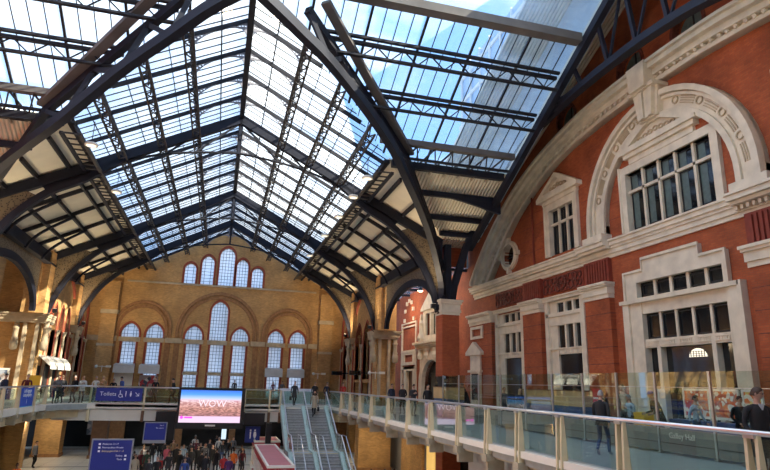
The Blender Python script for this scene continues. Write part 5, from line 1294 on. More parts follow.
def get_pose(key):
    if key in POSES: return POSES[key]
    kw = {'stand': dict(stride=.1, elbow=.1), 'walk': dict(stride=.62, arm=.28, elbow=.15), 'stroll': dict(stride=.36, arm=.16, elbow=.13),
          'lean': dict(stride=.18, lean=.42, elbow=.42, headpitch=-.15), 'phone': dict(stride=.08, elbow=.66, headpitch=-.35, fold=True), 'stand_turn': dict(stride=.14, elbow=.3, headyaw=.5, fold=True),
          'bow': dict(stride=.5, arm=.2, elbow=.35, headpitch=-.4, lean=.12), 'close': dict(stride=.2, elbow=.22, headyaw=.75, headpitch=-.06, width=1.12)}[key]
    D = pose(**kw); h = D.pop('_head')
    class PP(dict):
        pass
    d = PP(D); dd = dict(D)
    # body_mesh reads the head separately
    me = body_mesh_h(dd, h); POSES[key] = (me, D, h); return POSES[key]
def body_mesh_h(D, h):
    global _H; 
    class Q(dict):
        def __iter__(s): return iter([k for k in s.keys()])
    D2 = dict(D)
    class Proxy:
        def __init__(s, d, h): s.d = d; s.h = h
        def __iter__(s): return iter(s.d)
        def __getitem__(s, k): return s.h if k == '_head' else s.d[k]
        def __contains__(s, k): return k in s.d
        def get(s, k, d=None): return s.d.get(k, d)
    return body_mesh(Proxy(D2, h))
HAIRC = {}
CL = {}
def cloth(c, rough=.8):
    k = tuple(round(v, 3) for v in c)
    if k not in CL: CL[k] = mat('cloth %d' % len(CL), k, rough, 0, .12, 14)
    return CL[k]
SK = [mat('skin %d' % i, c, .55, 0, .06, 9) for i, c in enumerate(((.52,.30,.21),(.42,.23,.15),(.20,.10,.065),(.56,.34,.25)))]
BLACK=(.012,.012,.015); NAVY=(.015,.02,.045); CHAR=(.035,.035,.04); GREY=(.15,.15,.16); JEAN=(.04,.075,.16); BEIGE=(.42,.34,.24); RED=(.45,.03,.03); ORANGE=(.9,.20,.03); WHITE=(.62,.60,.57); BLUE=(.03,.08,.32); TAN=(.34,.22,.12); PINK=(.55,.12,.2); GREEN=(.05,.10,.06); PALEBLUE=(.35,.48,.62); BURG=(.14,.02,.03); PURP=(.09,.03,.13)
BROWNH=(.05,.025,.012); BLONDE=(.5,.34,.16); BLKH=(.008,.007,.007); GREYH=(.28,.27,.26)
HAIR = {}
def hair_mesh(h, style):
    hc, yaw, pitch = h; Mh = Matrix.Translation(hc) @ Matrix.Rotation(yaw, 4, 'Z') @ Matrix.Rotation(pitch, 4, 'X'); vs = []; fs = []; n, k = 9, 18
    bottom = {'short': -.03, 'long': -.22, 'cap': .03, 'bun': -.05}[style]
    for i in range(n+1):
        th = PI*.5*i/n
        for j in range(k):
            ph = 2*PI*j/k; front = max(0, math.sin(ph)); low = bottom*(1-front)**.7+.078*front if bottom < 0 else bottom
            x = math.sin(th)*math.cos(ph)*.081; y = math.sin(th)*math.sin(ph)*.101-.008; z = math.cos(th)*.126
            z = low + (z)*(0.128-low)/.128
            if style == 'long' and z < -.03: y -= .01
            vs.append(tuple(Mh @ Vector((x,y,z))))
    for i in range(n):
        for j in range(k): fs.append((i*k+j, i*k+(j+1)%k, (i+1)*k+(j+1)%k, (i+1)*k+j))
    if style == 'cap':
        o = len(vs)
        for a in range(7):
            t = math.radians(20+140*a/6); vs.append(tuple(Mh @ Vector((.08*math.cos(t),.09*math.sin(t),.035)))); vs.append(tuple(Mh @ Vector((.075*math.cos(t),.09*math.sin(t)+.07*math.sin(t),.022))))
        for a in range(6): fs.append((o+2*a,o+2*a+2,o+2*a+3,o+2*a+1))
    me = bpy.data.meshes.new('hair'); me.from_pydata(vs, [], fs); me.materials.append(M['black']); me.polygons.foreach_set('use_smooth', [True]*len(fs))
    return me
COATM = {}
def coat_mesh(D, ln):
    hz = D['pelvis'][0][2]; le = D['chest'][0][1]; z0 = hz-ln
    st = abs(D['anklel'][0][1]-D['ankler'][0][1])*.5*min(1, ln/.6)
    pr = [(z0,.20,.14+st*.8,0),(hz-ln*.5,.185,.135+st*.4,0),(hz-.02,.17,.125,0),(hz+.15,.155,.118,le*.4),(hz+.34,.178,.13,le),(hz+.46,.165,.115,le*1.4),(hz+.525,.085,.085,le*1.6)]
    vs = []; fs = []; k = 16
    for z, rx, ry, cy in pr:
        for j in range(k): a = 2*PI*j/k; vs.append((rx*math.cos(a), cy+ry*math.sin(a), z))
    for i in range(len(pr)-1):
        for j in range(k): fs.append((i*k+j, i*k+(j+1)%k, (i+1)*k+(j+1)%k, (i+1)*k+j))
    me = bpy.data.meshes.new('coat'); me.from_pydata(vs, [], fs); me.materials.append(M['black']); me.polygons.foreach_set('use_smooth', [True]*len(fs)); return me
def setmat(o, i, m):
    o.material_slots[i].link = 'OBJECT'; o.material_slots[i].material = m
def person(x, y, z, face, key, top, legs, label, shoes=BLACK, hair=BLKH, style='short', skin=0, coat=None, coatc=None, scale=1.0, bag=None, group=None):
    """face: direction in degrees, 0 = looking north along +y, 90 = looking -x"""
    me, D, h = get_pose(key)
    b = bpy.data.objects.new('person', me); COL.objects.link(b); b.location = (x,y,z); b.rotation_euler = (0,0,math.radians(face)); b.scale = (scale,)*3
    tag(b, label, 'person', group)
    for i, m in enumerate((SK[skin], cloth(top), cloth(legs), cloth(shoes), M['black'], M['lip'])): setmat(b, i, m)
    kk = (key, style)
    if kk not in HAIR: HAIR[kk] = hair_mesh(h, style)
    o = bpy.data.objects.new('hair' if style != 'cap' else 'cap', HAIR[kk]); COL.objects.link(o); o.parent = b; setmat(o, 0, cloth(hair, .6))
    if coat:
        kc = (key, coat)
        if kc not in COATM: COATM[kc] = coat_mesh(D, coat)
        o = bpy.data.objects.new('coat', COATM[kc]); COL.objects.link(o); o.parent = b; setmat(o, 0, cloth(coatc or top))
    if bag:
        kind, bc, blab = bag; Mx = Matrix.Translation((x,y,z)) @ Matrix.Rotation(math.radians(face), 4, 'Z') @ Matrix.Scale(scale, 4)
        if kind == 'backpack':
            t = thing('backpack', blab, 'backpack', (0,0,0)); c = D['chest'][0]
            q = MB().lathe([(.02,-.22),(.15,-.2),(.17,-.05),(.16,.12),(.1,.22),(.02,.24)], (0,c[1]-.2,c[2]-.03), 12, 1, .6); q.build('pack', cloth(bc), None, True).parent = t
            s = MB()
            for sg in (-1,1): s.tube([(sg*.1,c[1]-.15,c[2]+.12),(sg*.12,c[1]-.02,c[2]+.2),(sg*.13,c[1]+.125,c[2]+.06),(sg*.12,c[1]+.05,c[2]-.16),(sg*.1,c[1]-.14,c[2]-.2)], .016, 5)
            s.build('strap', cloth(bc)).parent = t
        elif kind == 'case':
            t = thing('suitcase', blab, 'suitcase', (0,0,0))
            MB().box(.28,.62,-.42,-.2,.06,.6).build('shell', cloth(bc, .4)).parent = t; MB().tube([(.36,-.28,.6),(.36,-.2,.92),(.54,-.2,.92),(.54,-.28,.6)], .01, 5).build('pull_handle', 'rail').parent = t
            w = MB()
            for a in (.32,.58):
                for c in (-.39,-.23): w.ball((a,c,.035), .035, 5)
            w.build('wheel_set', 'black').parent = t
        else:
            t = thing('handbag', blab, 'bag', (0,0,0)); p = D['palmr'][0]
            MB().plate([[(p[1]-.16,p[2]-.42),(p[1]+.16,p[2]-.42),(p[1]+.13,p[2]-.15),(p[1]-.13,p[2]-.15)]], 'X', p[0]+.0, p[0]+.1).build('body', cloth(bc)).parent = t
            MB().tube([(p[0]+.05,p[1]-.09,p[2]-.15),(p[0]+.03,p[1]-.04,p[2]+.0),(p[0]+.03,p[1]+.04,p[2]+.0),(p[0]+.05,p[1]+.09,p[2]-.15)], .009, 5).build('strap', cloth(bc)).parent = t
        t.matrix_world = Mx
    return b
M['lip'] = mat('lips', (.40,.14,.11), .5, 0, 0)
U = DECK
# --- right walkway
near = person(9.65, 8.85, U, 168, 'close', BLACK, BLACK, 'man in black coat and glasses behind the rail at the right edge', hair=BROWNH, skin=3, coat=.35, coatc=BLACK, scale=1.04)
g = MB(); 
for s in (1,-1): g.path([(s*.034+.026*math.cos(a*PI/5), .097, .010+.018*math.sin(a*PI/5)) for a in range(10)], .004, .004, up=(0,1,0), closed=True); g.beam((s*.06,.095,.012), (s*.079,.0,.01), .004, .006)
g.beam((-.008,.1,.012), (.008,.1,.012), .004, .004)
gl = g.build('glasses', 'black'); gl.parent = near
hh = POSES['close'][2]; gl.matrix_local = Matrix.Translation(hh[0]) @ Matrix.Rotation(hh[1], 4, 'Z') @ Matrix.Rotation(hh[2], 4, 'X')
c_ = MB().plate([[(-.05,1.47),(.05,1.47),(.0,1.33)]], 'Y', .1, .13).build('shirt_collar', cloth((.5,.52,.58))); c_.parent = near
person(10.2, 14.3, U, -55, 'stroll', BLACK, JEAN, 'person in black jacket and blue jeans walking along the right walkway', shoes=(.3,.33,.38), hair=GREYH, skin=0, coat=.12, coatc=BLACK, scale=.97)
P_ = [
 (10.3,35.0,200,'stand',NAVY,CHAR,'man in dark blue coat standing left of the group on the right walkway',BROWNH,'short',.25),
 (10.7,34.0,140,'stand_turn',BLACK,BLACK,'person in black with bowed head, second in the group on the right walkway',BLKH,'short',.2),
 (10.9,32.6,190,'phone',CHAR,CHAR,'person in charcoal looking down, third in the group on the right walkway',BLKH,'short',.15),
 (10.9,30.2,185,'stand',BLACK,BLACK,'person in black seen from behind, nearest of the group on the right walkway',BLKH,'short',.2),
]
for x, y, f, k, tp, lg, lab, hc, st, ct in P_: person(x, y, U, f, k, tp, lg, lab, hair=hc, style=st, coat=ct, coatc=tp)
# --- café behind the screen
def xr(y, px):  # metres right of the axis for a sight line, worked out once per person below
    return 0
CAFE = [
 (13.35,30.6,90,'lean',BLACK,BLACK,'large person in black bending behind the left end of the café screen',BLKH,'short',.2,None,1.08),
 (14.2,27.9,190,'stand',GREY,CHAR,'person in grey seated height behind the oak counter',BROWNH,'short',None,None,.98),
 (14.3,26.4,170,'stand_turn',CHAR,CHAR,'fair haired person beside the oak counter behind the screen',BLONDE,'long',None,None,.95),
 (14.1,18.4,100,'stand',BEIGE,BLACK,'dark haired person in beige with a head above the café screen',BLKH,'short',None,None,1.1),
 (13.5,15.9,80,'lean',BLACK,BLACK,'person in black leaning with a bright blue cap behind the café screen',BLUE,'cap',.2,None,.98),
 (13.9,14.9,200,'stroll',PALEBLUE,JEAN,'person in a pale blue top behind the café screen by the red reflection boards',BROWNH,'short',None,None,.93),
 (14.0,13.4,150,'stand_turn',BLACK,CHAR,'person in black beside the yellow reflection board behind the café screen',BLKH,'short',.2,None,.93),
 (13.7,17.6,90,'phone',PALEBLUE,CHAR,'person in pale blue bent over beside the cafe awnings',GREYH,'short',None,None,.9),
 (16.0,22.3,120,'stand',CHAR,BLACK,'person in charcoal standing in the dark doorway behind the café screen',BLKH,'short',None,None,.95),
]
for x, y, f, k, tp, lg, lab, hc, st, ct, _b, sc in CAFE: person(x, y, U, f, k, tp, lg, lab, hair=hc, style=st, coat=ct, coatc=tp, scale=sc)
# --- left walkway and far gallery: x from the sight line tangent
UP = [
 (-.301,36,250,'stand',NAVY,JEAN,'person in dark blue coat at the left edge behind the walkway glass',BLKH,'short',.25,1.0),
 (-.272,38,200,'lean',BURG,CHAR,'person in dark red top beside the yellow sign on the left walkway',BROWNH,'short',None,1.0),
 (-.232,41.5,210,'lean',GREY,CHAR,'person in grey leaning on the left walkway rail, left of the pair by the pier',BROWNH,'short',.1,1.0),
 (-.224,42.6,170,'stand',BLACK,BLACK,'fair headed person in a long black coat on the left walkway',BLONDE,'short',.5,1.0),
 (-.207,43.5,150,'stand_turn',BLACK,CHAR,'grey haired person in black talking at the rail above the curve of the left walkway',GREYH,'short',.2,1.0),
 (-.196,43.6,200,'phone',WHITE,CHAR,'blonde person in a cream top at the curve of the left walkway',BLONDE,'long',.15,1.0),
 (-.178,46.4,180,'stand',WHITE,GREY,'person in white standing left of the Toilets sign',GREYH,'short',None,1.0),
 (-.168,46.0,160,'phone',TAN,CHAR,'fair haired person behind the left end of the Toilets sign',BLONDE,'short',None,1.02),
 (-.153,46.6,200,'stand',BLACK,BLACK,'short dark figure behind the Toilets sign rail',BLKH,'short',None,.92),
 (-.140,46.0,130,'bow',BLUE,NAVY,'person in bright blue jacket walking behind the Toilets sign',BLKH,'short',.1,1.02),
 (-.092,46.3,170,'stand',BLACK,CHAR,'dark figure before the red and white shopfront on the gallery',BLKH,'short',None,1.0),
 (-.064,44.6,100,'bow',BLACK,BLACK,'person in black leaning on the bridge rail left of the video screen',BLKH,'short',.15,1.0),
 (.028,61.6,180,'stand',BLACK,BLACK,'dark figure before the middle lancet windows above the video screen',BLKH,'short',None,1.0),
 (.126,45.2,190,'stroll',CHAR,BLACK,'person in charcoal coat with a bag at the head of the far stairs',BROWNH,'short',.35,1.0),
 (.160,46.3,180,'stand',BLACK,BLACK,'person in black standing behind the head of the right stair',BLKH,'short',.2,1.0),
 (.180,45.6,200,'stand',NAVY,NAVY,'person in navy blue right of the far stairs',BLKH,'short',None,1.0),
 (.208,48.8,180,'stand_turn',RED,CHAR,'person in red scarf and dark coat on the gallery right of the stairs',BROWNH,'short',None,1.0),
 (.105,61.6,180,'stand',GREY,CHAR,'small grey figure before the left box awning right of centre',BROWNH,'short',None,1.0),
 (.09,61.8,150,'stand',BURG,CHAR,'small figure in dark red near the gable shopfront right of centre',BROWNH,'short',None,.97),
]
for tx, y, f, k, tp, lg, lab, hc, st, ct, sc in UP: person(tx*y, y, U, f, k, tp, lg, lab, hair=hc, style=st, coat=ct, coatc=tp, scale=sc, bag=('handbag', CHAR, 'dark bag carried by the person at the head of the far stairs') if 'charcoal coat' in lab else None)
# walking down the right stair
person(6.75, BY-.9, U-.155*4, 0, 'walk', BEIGE, BLACK, 'person in a beige coat climbing the top of the right stair', hair=BROWNH, style='long', coat=.3, coatc=BEIGE, scale=1.0, bag=('handbag', BLACK, 'black bag held by the person in beige on the stair'))
# --- concourse crowd, positions as (sight-line tangent, distance)
CROWD = [
 (-.085,45.0,180,'walk',BLACK,CHAR,'person in black walking under the left end of the video screen','short',BLKH,.2,None),
 (-.075,48.0,0,'stand',BLACK,BLACK,'person in black waiting left of the magenta coat','short',BROWNH,.2,None),
 (-.064,41.5,170,'walk',PINK,BLACK,'person in a magenta coat under the video screen','long',BROWNH,.15,('case',RED,'red suitcase pulled by the person in the magenta coat')),
 (-.045,37.0,185,'walk',BLACK,BLACK,'tall person in a long black coat striding under the video screen','short',BROWNH,.6,None),
 (-.040,42.0,180,'stand',PALEBLUE,CHAR,'person in a pale blue top behind the long black coat','short',BROWNH,None,None),
 (-.030,44.5,0,'stroll',BLACK,BLACK,'person in black with a dark backpack facing away under the screen','short',BLKH,.1,('backpack',CHAR,'dark backpack on the person under the middle of the video screen')),
 (-.028,38.6,175,'stroll',CHAR,BLACK,'person in charcoal walking centre of the concourse','short',BLKH,.1,None),
 (-.022,47.0,180,'stand',BURG,CHAR,'person in dark red far under the middle of the screen','short',BLKH,None,None),
 (-.015,43.0,180,'walk',BLACK,CHAR,'person in black just right of the centre of the crowd','short',BLKH,.15,None),
 (-.012,36.0,0,'stand',BLACK,BLACK,'person in black seen from behind in the middle of the concourse','short',BLKH,.15,None),
 (-.002,46.0,200,'walk',CHAR,BLACK,'person in charcoal under the right half of the screen','short',BROWNH,.1,None),
 (.004,40.0,170,'walk',BLACK,CHAR,'person in black crossing right of the concourse centre','short',BLKH,.1,None),
 (.012,48.5,180,'stand',WHITE,GREY,'person in white under the right half of the screen','short',GREYH,None,None),
 (.018,44.0,190,'walk',CHAR,JEAN,'person in charcoal and jeans under the right corner of the screen','short',BLKH,None,None),
 (.026,47.0,170,'stroll',BLACK,BLACK,'person in black below the black hanging board','short',BLKH,.1,None),
 (.034,50.0,180,'walk',GREY,BLACK,'person in grey passing below the two figure sign','short',BROWNH,None,None),
 (.036,36.5,0,'stand',ORANGE,CHAR,'worker in a bright orange jacket seen from behind near the red kiosk','short',BLKH,.08,None),
 (.022,33.3,10,'stand',RED,NAVY,'person in a red jacket beside the orange worker','short',BLKH,.05,None),
 (.030,32.2,185,'stroll',PURP,NAVY,'person in dark purple in front of the orange worker','short',BROWNH,.05,None),
 (-.006,33.0,0,'stroll',BLACK,CHAR,'person in black with a hood nearest the middle of the concourse','short',BLKH,.1,None),
 (-.036,31.0,180,'stand',BLUE,NAVY,'bareheaded person in a blue jacket at the bottom centre','short',BROWNH,None,None),
 (-.076,31.4,175,'stroll',BLACK,BLACK,'grey haired person in black at the bottom left of the crowd','short',GREYH,.2,None),
 (-.088,31.0,150,'stand_turn',CHAR,CHAR,'person in charcoal beside the grey haired person at the bottom','short',BROWNH,.2,None),
 (-.108,33.0,200,'stand',BEIGE,GREY,'person in beige right of the hanging blue board','short',BROWNH,.1,None),
 (-.118,38.0,170,'stand',CHAR,BLACK,'person in charcoal below the hanging blue board','short',BLKH,.2,None),
 (-.122,42.0,150,'stand',TAN,BLACK,'person in a tan jacket below the hanging blue board','short',BLKH,None,None),
 (-.098,40.0,190,'walk',WHITE,BLACK,'person in a white jacket beside the black cabinet','short',BLONDE,None,None),
 (-.110,36.0,30,'stroll',BLACK,CHAR,'person in black leaving past the blue directory board','short',BLKH,.2,None),
 (-.092,36.0,0,'stand',GREEN,CHAR,'person in dark green right of the hanging blue board','short',BROWNH,None,None),
 (-.176,33.0,60,'walk',CHAR,BLACK,'person in charcoal just left of the blue directory board','short',GREYH,.2,None),
 (-.246,50.0,250,'stand',GREY,BLACK,'person in grey between the two brick piers on the left','short',BROWNH,.1,None),
 (-.266,38.5,200,'stand',ORANGE,CHAR,'person in orange at the bottom left corner','short',BROWNH,None,None),
 (.050,37.5,200,'stand',BURG,CHAR,'person in dark red beside the small kiosk','short',BLONDE,None,None),
 (.048,41.0,180,'stand',CHAR,CHAR,'person in charcoal queueing at the small kiosk','short',BLKH,None,None),
 (-.068,44.8,10,'walk',CHAR,BLACK,'person in charcoal behind the magenta coat walking away','short',BLKH,.1,None),
 (-.056,46.0,180,'stroll',TAN,CHAR,'person in a tan jacket under the left third of the screen','short',BROWNH,None,None),
 (-.050,40.2,0,'stroll',BLACK,BLACK,'person in black walking away just left of the long black coat','short',BROWNH,.3,None),
 (-.034,34.5,180,'stroll',NAVY,JEAN,'person in dark blue and jeans in the lower middle of the crowd','short',BROWNH,.1,None),
 (-.018,39.5,175,'stand',BLACK,BLACK,'person in a black coat standing in the heart of the crowd','short',BLKH,.35,None),
 (-.008,41.5,190,'walk',GREY,JEAN,'person in grey and jeans right of the heart of the crowd','short',BROWNH,None,None),
 (.010,36.8,0,'walk',BLACK,CHAR,'person in black walking away left of the orange worker','short',BLKH,.2,None),
 (-.060,35.0,180,'walk',CHAR,CHAR,'person in charcoal left of the lower middle of the crowd','short',BLKH,.15,None),
 (-.100,37.0,170,'stroll',BURG,BLACK,'person in dark red just right of the hanging blue board','long',BROWNH,.1,None),
 (-.024,50.5,180,'stand',WHITE,CHAR,'person in white far back in the void under the gallery','short',GREYH,None,None),
 (.008,52.0,180,'walk',BLACK,BLACK,'person in black far back below the right end of the screen','short',BLKH,.2,None),
 (.197,36.6,185,'stroll',BLACK,BLACK,'man in black coat and pale shirt walking right of the far stairs','short',BLKH,.25,None),
 (.262,34.5,160,'stand',BLACK,CHAR,'person in black holding papers under the right walkway','short',BROWNH,.15,None),
 (.285,34.0,180,'stand',GREY,RED,'short person in grey and red under the right walkway','short',BROWNH,None,None),
 (.302,34.5,190,'stroll',BLACK,WHITE,'person in black and white before the yellow passage','short',BROWNH,None,None),
 (.318,33.5,160,'stand',BLACK,BLACK,'person in a long black coat left of the yellow passage','short',BLKH,.6,None),
 (.350,33.0,200,'stand',BLACK,BLACK,'person in black right of the yellow passage','short',BLKH,.3,None),
]
for tx, y, f, k, tp, lg, lab, st, hc, ct, bg in CROWD:
    if -.13 < tx < .06: y = y*.75+17
    person(tx*y, y, FLOOR, f, k, tp, lg, lab, hair=hc, style=st, coat=ct, coatc=tp, bag=bg, scale=1.0+.1*random.random(), skin=random.choice((0,0,1,2,3)))
# ------------------------------------------------------------------ café furniture
def counter(x0, x1, y0, y1, label):
    t = thing('cafe_counter', label, 'counter', ((x0+x1)/2,y0,DECK)); MB().box(x0, x1, y0, y1, DECK, DECK+1.0).build('base', 'bread', t); MB().box(x0-.04, x1, y0, y1, DECK+1.0, DECK+1.62).build('oak_panel', 'tan_panel', t); MB().box(x0-.08, x1+.02, y0-.02, y1+.02, DECK+1.62, DECK+1.66).build('top', 'wood', t)
counter(14.6, 15.2, 21.6, 26.6, 'long pale oak counter behind the café screen'); counter(12.45, 12.75, 29.6, 33.4, 'short pale oak counter at the left end of the café')
for i, (y0, y1, x, m, lab) in enumerate(((15.3,16.4,14.9,'reflected_red','large orange red and white board standing in for a reflection, left of three'),(14.2,15.2,14.9,'reflected_red','orange red board standing in for a reflection, middle of three'),(13.4,14.1,14.9,'reflected_yellow','yellow and orange board standing in for a reflection, right of three'))):  # printed boards stand in for a reflection in the screen glass
    t = thing('reflection_board', lab, 'display', (x,y0,DECK)); MB().box(x-.03, x, y0+.06, y1-.06, -.72, .05).build('print', m, t); MB().plate([rect(y0,y1,-.8,.12), rect(y0+.06,y1-.06,-.72,.05)], 'X', x-.06, x).build('frame', 'white', t)
    b = MB()
    for yy in (y0+.05, y1-.05): b.box(x-.04, x, yy-.02, yy+.02, DECK, -.8)
    b.build('legs', 'rail', t)
t = thing('display_plinth', 'dark blue low shop plinth in front of the reflection boards', 'counter', (14.6,15,DECK)); MB().box(14.4, 14.8, 13.2, 16.6, DECK, -.85).build('body', 'bread', t)
def table(x, y, label, first=[None]):
    if first[0]: return copy_tree(first[0], None, (x,y,DECK), None, label)
    t = thing('cafe_table', label, 'table', (0,0,0)); MB().lathe([(.36,.72),(.37,.74),(.37,.75)], (0,0,0), 16).build('top', 'wood', t); MB().lathe([(.03,0.03),(.03,.72)], (0,0,0), 8).build('stem', 'black', t); MB().lathe([(.24,0),(.22,.03)], (0,0,0), 14).build('base', 'black', t)
    first[0] = t; t.location = (x,y,DECK); return t
def chair(x, y, rz, label, first=[None]):
    if first[0]: return copy_tree(first[0], None, (x,y,DECK), rz, label)
    t = thing('cafe_chair', label, 'chair', (0,0,0)); MB().box(-.2,.2,-.2,.2,.43,.46).build('seat', 'wood', t); MB().path([(-.2,-.2,.62),(-.1,-.24,.62),(.1,-.24,.62),(.2,-.2,.62)], .02, .2).build('backrest', 'wood', t)
    for a in (-1,1):
        for c in (-1,1): MB().tube([(a*.18,c*.18,.43),(a*.21,c*.21,0)], .012, 5).build('leg', 'black', t)
    for a in (-1,1): MB().tube([(a*.19,-.19,.44),(a*.2,-.21,.7)], .012, 5).build('back_post', 'black', t)
    first[0] = t; t.location = (x,y,DECK); t.rotation_euler = (0,0,rz); return t
for i, (x, y) in enumerate(((13.9,16.3),(14.0,19.0),(13.8,21.4),(14.0,24.2))):
    table(x, y, 'small round café table behind the screen, %s from the camera' % ordn[i])
    chair(x-.55, y+.2, .9, 'wooden café chair on the walkway side of the %s table' % ordn[i]); chair(x+.5, y-.35, -2.4, 'wooden café chair on the wall side of the %s table' % ordn[i])
t = thing('menu_stand', 'red and white upright menu stand behind the café screen', 'sign', (14.3,20.3,DECK)); MB().box(14.28,14.32,20.1,20.5,DECK+.9,DECK+1.75).build('panel', 'redsign', t); MB().box(14.27,14.28,20.15,20.45,DECK+1.35,DECK+1.42).box(14.27,14.28,20.1,20.5,DECK+.92,DECK+1.1).build('white_band', 'white', t); MB().box(14.29,14.31,20.28,20.32,DECK,DECK+.9).build('pole', 'rail', t)
t = thing('notice_board', 'pale framed menu card hung behind the café screen', 'sign', (15.2,16.9,DECK)); MB().box(15.2,15.24,17.6,18.1,-1.0,.1).build('card', 'greycloth', t); MB().box(15.21,15.23,17.8,17.9,DECK,-1.0).build('pole', 'rail', t)
t = MB().box(15.0,15.4,18.5,19.1,DECK,-.75).build('yellow_bin', 'yellow'); tag(t, 'yellow box bin behind the café screen', 'bin')
def palm(x, y, label):
    t = thing('potted_palm', label, 'plant', (x,y,DECK)); MB().lathe([(.16,0),(.24,.42),(.26,.45)], (x,y,DECK), 12).build('pot', 'black', t); MB().tube([(x,y,DECK+.4),(x+.03,y,DECK+1.3)], .03, 6).build('stem', 'wood', t)
    f = MB(); rnd = random.Random(int(y*10))
    for i in range(16):
        a = i*2.4; r = .75; pts = [(x+.03+r*t_*math.cos(a), y+r*t_*math.sin(a), DECK+1.3+.95*t_*(1.5-t_)*(.7+.5*rnd.random())) for t_ in (0,.33,.66,1)]
        f.path(pts, .02, .01)
        for k in range(1, 8):
            t_ = k/8; px_, py_, pz_ = [pts[int(t_*3)][j]+(pts[min(3,int(t_*3)+1)][j]-pts[int(t_*3)][j])*(t_*3-int(t_*3)) for j in range(3)]
            for s in (1,-1): f.beam((px_,py_,pz_), (px_-s*.16*math.sin(a)+.05*math.cos(a), py_+s*.16*math.cos(a)+.05*math.sin(a), pz_-.1), .03, .006)
    f.build('fronds', 'leafgreen', t)
M['leafgreen'] = mat('palm leaf green', (.05,.12,.045), .6, 0, .2, 6)
palm(17.2, 16.9, 'potted palm before the right jamb of the large shop window'); palm(17.2, 18.6, 'potted palm before the middle of the large shop window')
# ------------------------------------------------------------------ daylight
w = bpy.data.worlds.new('sky'); S.world = w; w.use_nodes = True; nt = w.node_tree; nt.nodes.clear()
out = N(nt, 'ShaderNodeOutputWorld'); bg = N(nt, 'ShaderNodeBackground'); tc = N(nt, 'ShaderNodeTexCoord')
no = N(nt, 'ShaderNodeTexNoise'); no.inputs['Scale'].default_value = 2.1; no.inputs['Detail'].default_value = 6; no.inputs['Roughness'].default_value = .55
mp = N(nt, 'ShaderNodeMapping'); mp.inputs['Location'].default_value = (3.1,1.2,.4); mp.inputs['Scale'].default_value = (1,1,1.6)
nt.links.new(tc.outputs['Generated'], mp.inputs[0]); nt.links.new(mp.outputs[0], no.inputs['Vector'])
r = N(nt, 'ShaderNodeValToRGB'); r.color_ramp.elements[0].position = .46; r.color_ramp.elements[1].position = .66
r.color_ramp.elements[0].color = (.22,.44,.80,1); r.color_ramp.elements[1].color = (1.0,.985,.95,1)
nt.links.new(no.outputs['Fac'], r.inputs[0]); nt.links.new(r.outputs[0], bg.inputs['Color']); bg.inputs['Strength'].default_value = SKY
nt.links.new(bg.outputs[0], out.inputs['Surface'])
sd = bpy.data.lights.new('sun', 'SUN'); sd.energy = SUN; sd.color = (1.0,.84,.62); sd.angle = math.radians(.6)
so = bpy.data.objects.new('sun', sd); COL.objects.link(so); v = Vector((.74,-.42,.53)); so.rotation_euler = v.to_track_quat('Z','Y').to_euler()
# added floodlights on the capitals, fill for the boarded slopes
for x, y, lab in ((12.1,32.6,'added black floodlight on the capital of the red crossing column'),(11.9,47.4,'added black floodlight on the near right buff pier'),(11.9,57.2,'added black floodlight on the slim right pier'),(-12.1,32.6,'added black floodlight on the left crossing column'),(-11.9,47.4,'added black floodlight on the broad left pier'),(-11.9,57.2,'added black floodlight on the narrow left pier')):
    s_ = 1 if x > 0 else -1
    t = thing('floodlight', lab, 'lamp', (x,y,4.6)); MB().box(x-.15, x+.15, y-.12, y+.12, 4.5, 4.75).build('housing', 'black', t); MB().box(x-.12, x+.12, y-.1, y+.1, 4.75, 4.76).build('lens', 'lampglow', t); MB().beam((x,y,4.5), (x+s_*.5,y+.4,4.3), .05, .05).build('bracket', 'black', t)
    ld = bpy.data.lights.new('fill_flood', 'SPOT'); ld.energy = FILL_FLOOD*(.72 if y > 50 else .45); ld.color = (1,.78,.5); ld.spot_size = math.radians(160); ld.spot_blend = .8; ld.shadow_soft_size = .5
    lo_ = bpy.data.objects.new('fill_flood', ld); COL.objects.link(lo_); lo_.location = (x-s_*.05,y-.1,4.8); lo_.rotation_euler = Vector((s_*.45,-.5 if y > 50 else .1,-.8)).to_track_quat('Z','Y').to_euler()
# added floodlights, fill for the red gable from across the hall
for x, y, z, lab in ((-12.2,31.9,5.4,'added upper black floodlight on the left crossing column turned to the red gable'),(-10.2,20.0,.2,'added black floodlight on a pole on the left walkway turned to the red gable')):
    t = thing('gable_fill_lamp', lab, 'lamp', (x,y,z)); MB().box(x-.15, x+.1, y-.2, y+.2, z-.15, z+.15).build('housing', 'black', t); MB().box(x+.1, x+.11, y-.17, y+.17, z-.12, z+.12).build('lens', 'lampglow', t); (MB().box(x-.13, x-.07, y-.03, y+.03, DECK, z) if z < 1 else MB().beam((x-.1,y,z-.1), (x-.75,y+1.4,z-.45), .06, .06)).build('bracket', 'black', t)
    ld = bpy.data.lights.new('gable_fill', 'SPOT'); ld.energy = FILL_WASH; ld.color = (1,.88,.68); ld.spot_size = math.radians(75); ld.spot_blend = .7; ld.shadow_soft_size = .4
    lo_ = bpy.data.objects.new('gable_fill', ld); COL.objects.link(lo_); lo_.location = (x+.2,y,z); lo_.rotation_euler = (Vector((x,y,z))-Vector((18,21,5))).to_track_quat('Z','Y').to_euler()
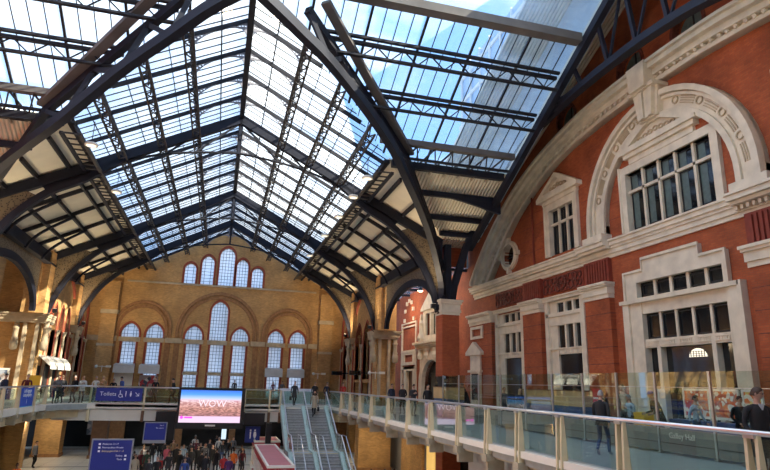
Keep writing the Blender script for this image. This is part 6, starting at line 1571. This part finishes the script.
# added downlights under the decks, fill for the lower level
for i, (x, y) in enumerate(((-12.5,48.5),(-12.5,54.5),(-5.0,45.0),(0.0,45.0),(5.5,45.0),(11.5,37.0),(11.5,44.0),(11.5,52.0))):
    side = ('under the left gallery' if x < -9 else 'under the far bridge' if x < 9 else 'under the right walkway')
    t = thing('fill_downlight', 'added round ceiling lamp %s, %s' % (side, ('near one','far one','left one','middle one','right one','nearest one','middle one','furthest one')[i]), 'lamp', (x,y,-2.75))
    zc_ = -2.76
    MB().lathe([(.2,0),(.22,-.05),(.17,-.05)], (x,y,zc_), 14).build('rim', 'white', t); MB().lathe([(.16,-.05),(.15,-.055)], (x,y,zc_), 14).build('diffuser', 'lampglow', t)
    ld = bpy.data.lights.new('fill_downlight', 'AREA'); ld.shape = 'DISK'; ld.size = .3; ld.energy = FILL_DOWN; ld.color = (1,.86,.66)
    lo_ = bpy.data.objects.new('fill_downlight', ld); COL.objects.link(lo_); lo_.location = (x,y,zc_-.08)
for x, y, w in ((15.6,45.2,'nearer'),(15.6,54.0,'further')):  # added lamps, fill light for the doorway bay
    t = thing('aisle_fill_lamp', 'added hanging aisle lamp before the stone doorway, the %s one' % w, 'lamp', (x,y,7.6)); MB().lathe([(.05,.3),(.12,.25),(.25,0)], (x,y,7.6), 12).build('shade', 'black', t); MB().lathe([(.22,.0),(.2,-.02)], (x,y,7.6), 12).build('diffuser', 'lampglow', t); MB().beam((x,y,7.85), (x,y,9.0), .02, .02).build('cord', 'black', t)
    ld = bpy.data.lights.new('aisle_fill_lamp', 'POINT'); ld.energy = 260; ld.color = (1,.80,.56); ld.shadow_soft_size = .2
    lo_ = bpy.data.objects.new('aisle_fill_light', ld); COL.objects.link(lo_); lo_.location = (x,y,7.45)
# pale stone offices beyond the gable, seen through the leaded lancets
t = thing('stone_offices', 'pale stone office block behind the gable seen through the lancet windows', 'building', (0,88,FLOOR))
MB().box(-34, 30, 88, 100, FLOOR, 12.5).build('facade', 'pale_stone', t); MB().box(-34.5, 30.5, 87.5, 88, 11.8, 12.6).build('cornice', 'pale_stone', t)
for k in range(16):
    for j in range(3):
        x0 = -31+k*3.8; MB().box(x0, x0+1.5, 87.9, 87.99, -1.5+j*4.3, 1.1+j*4.3).build('window', 'dark_pane', t)
# pale blue glass office tower east of the roof, placed to shade the north gable
t = thing('shading_tower', 'pale blue glass office block placed beyond the right roof glazing to shade the gable', 'building', (36,40,FLOOR))
MB().box(30, 46, 33, 70, FLOOR, 44).build('facade', 'towerglass', t)
b = MB()
for k in range(14): b.box(29.8, 30, 32.8, 70.2, FLOOR+2+k*3.6, FLOOR+2.5+k*3.6); b.box(29.8, 46.2, 32.8, 33, FLOOR+2+k*3.6, FLOOR+2.5+k*3.6)
for k in range(13): b.box(29.7, 29.9, 33+k*3, 33.2+k*3, FLOOR, 44)
b.build('mullion_grid', 'white', t)
S.view_settings.view_transform = 'Standard'; S.view_settings.look = 'None'; S.view_settings.gamma = 1; S.view_settings.use_curve_mapping = False
S.view_settings.exposure = EXPO
S.cycles.transparent_max_bounces = 32; S.cycles.max_bounces = 8; S.cycles.diffuse_bounces = 5
S.cycles.use_denoising = True
S.cycles.sample_clamp_indirect = 6
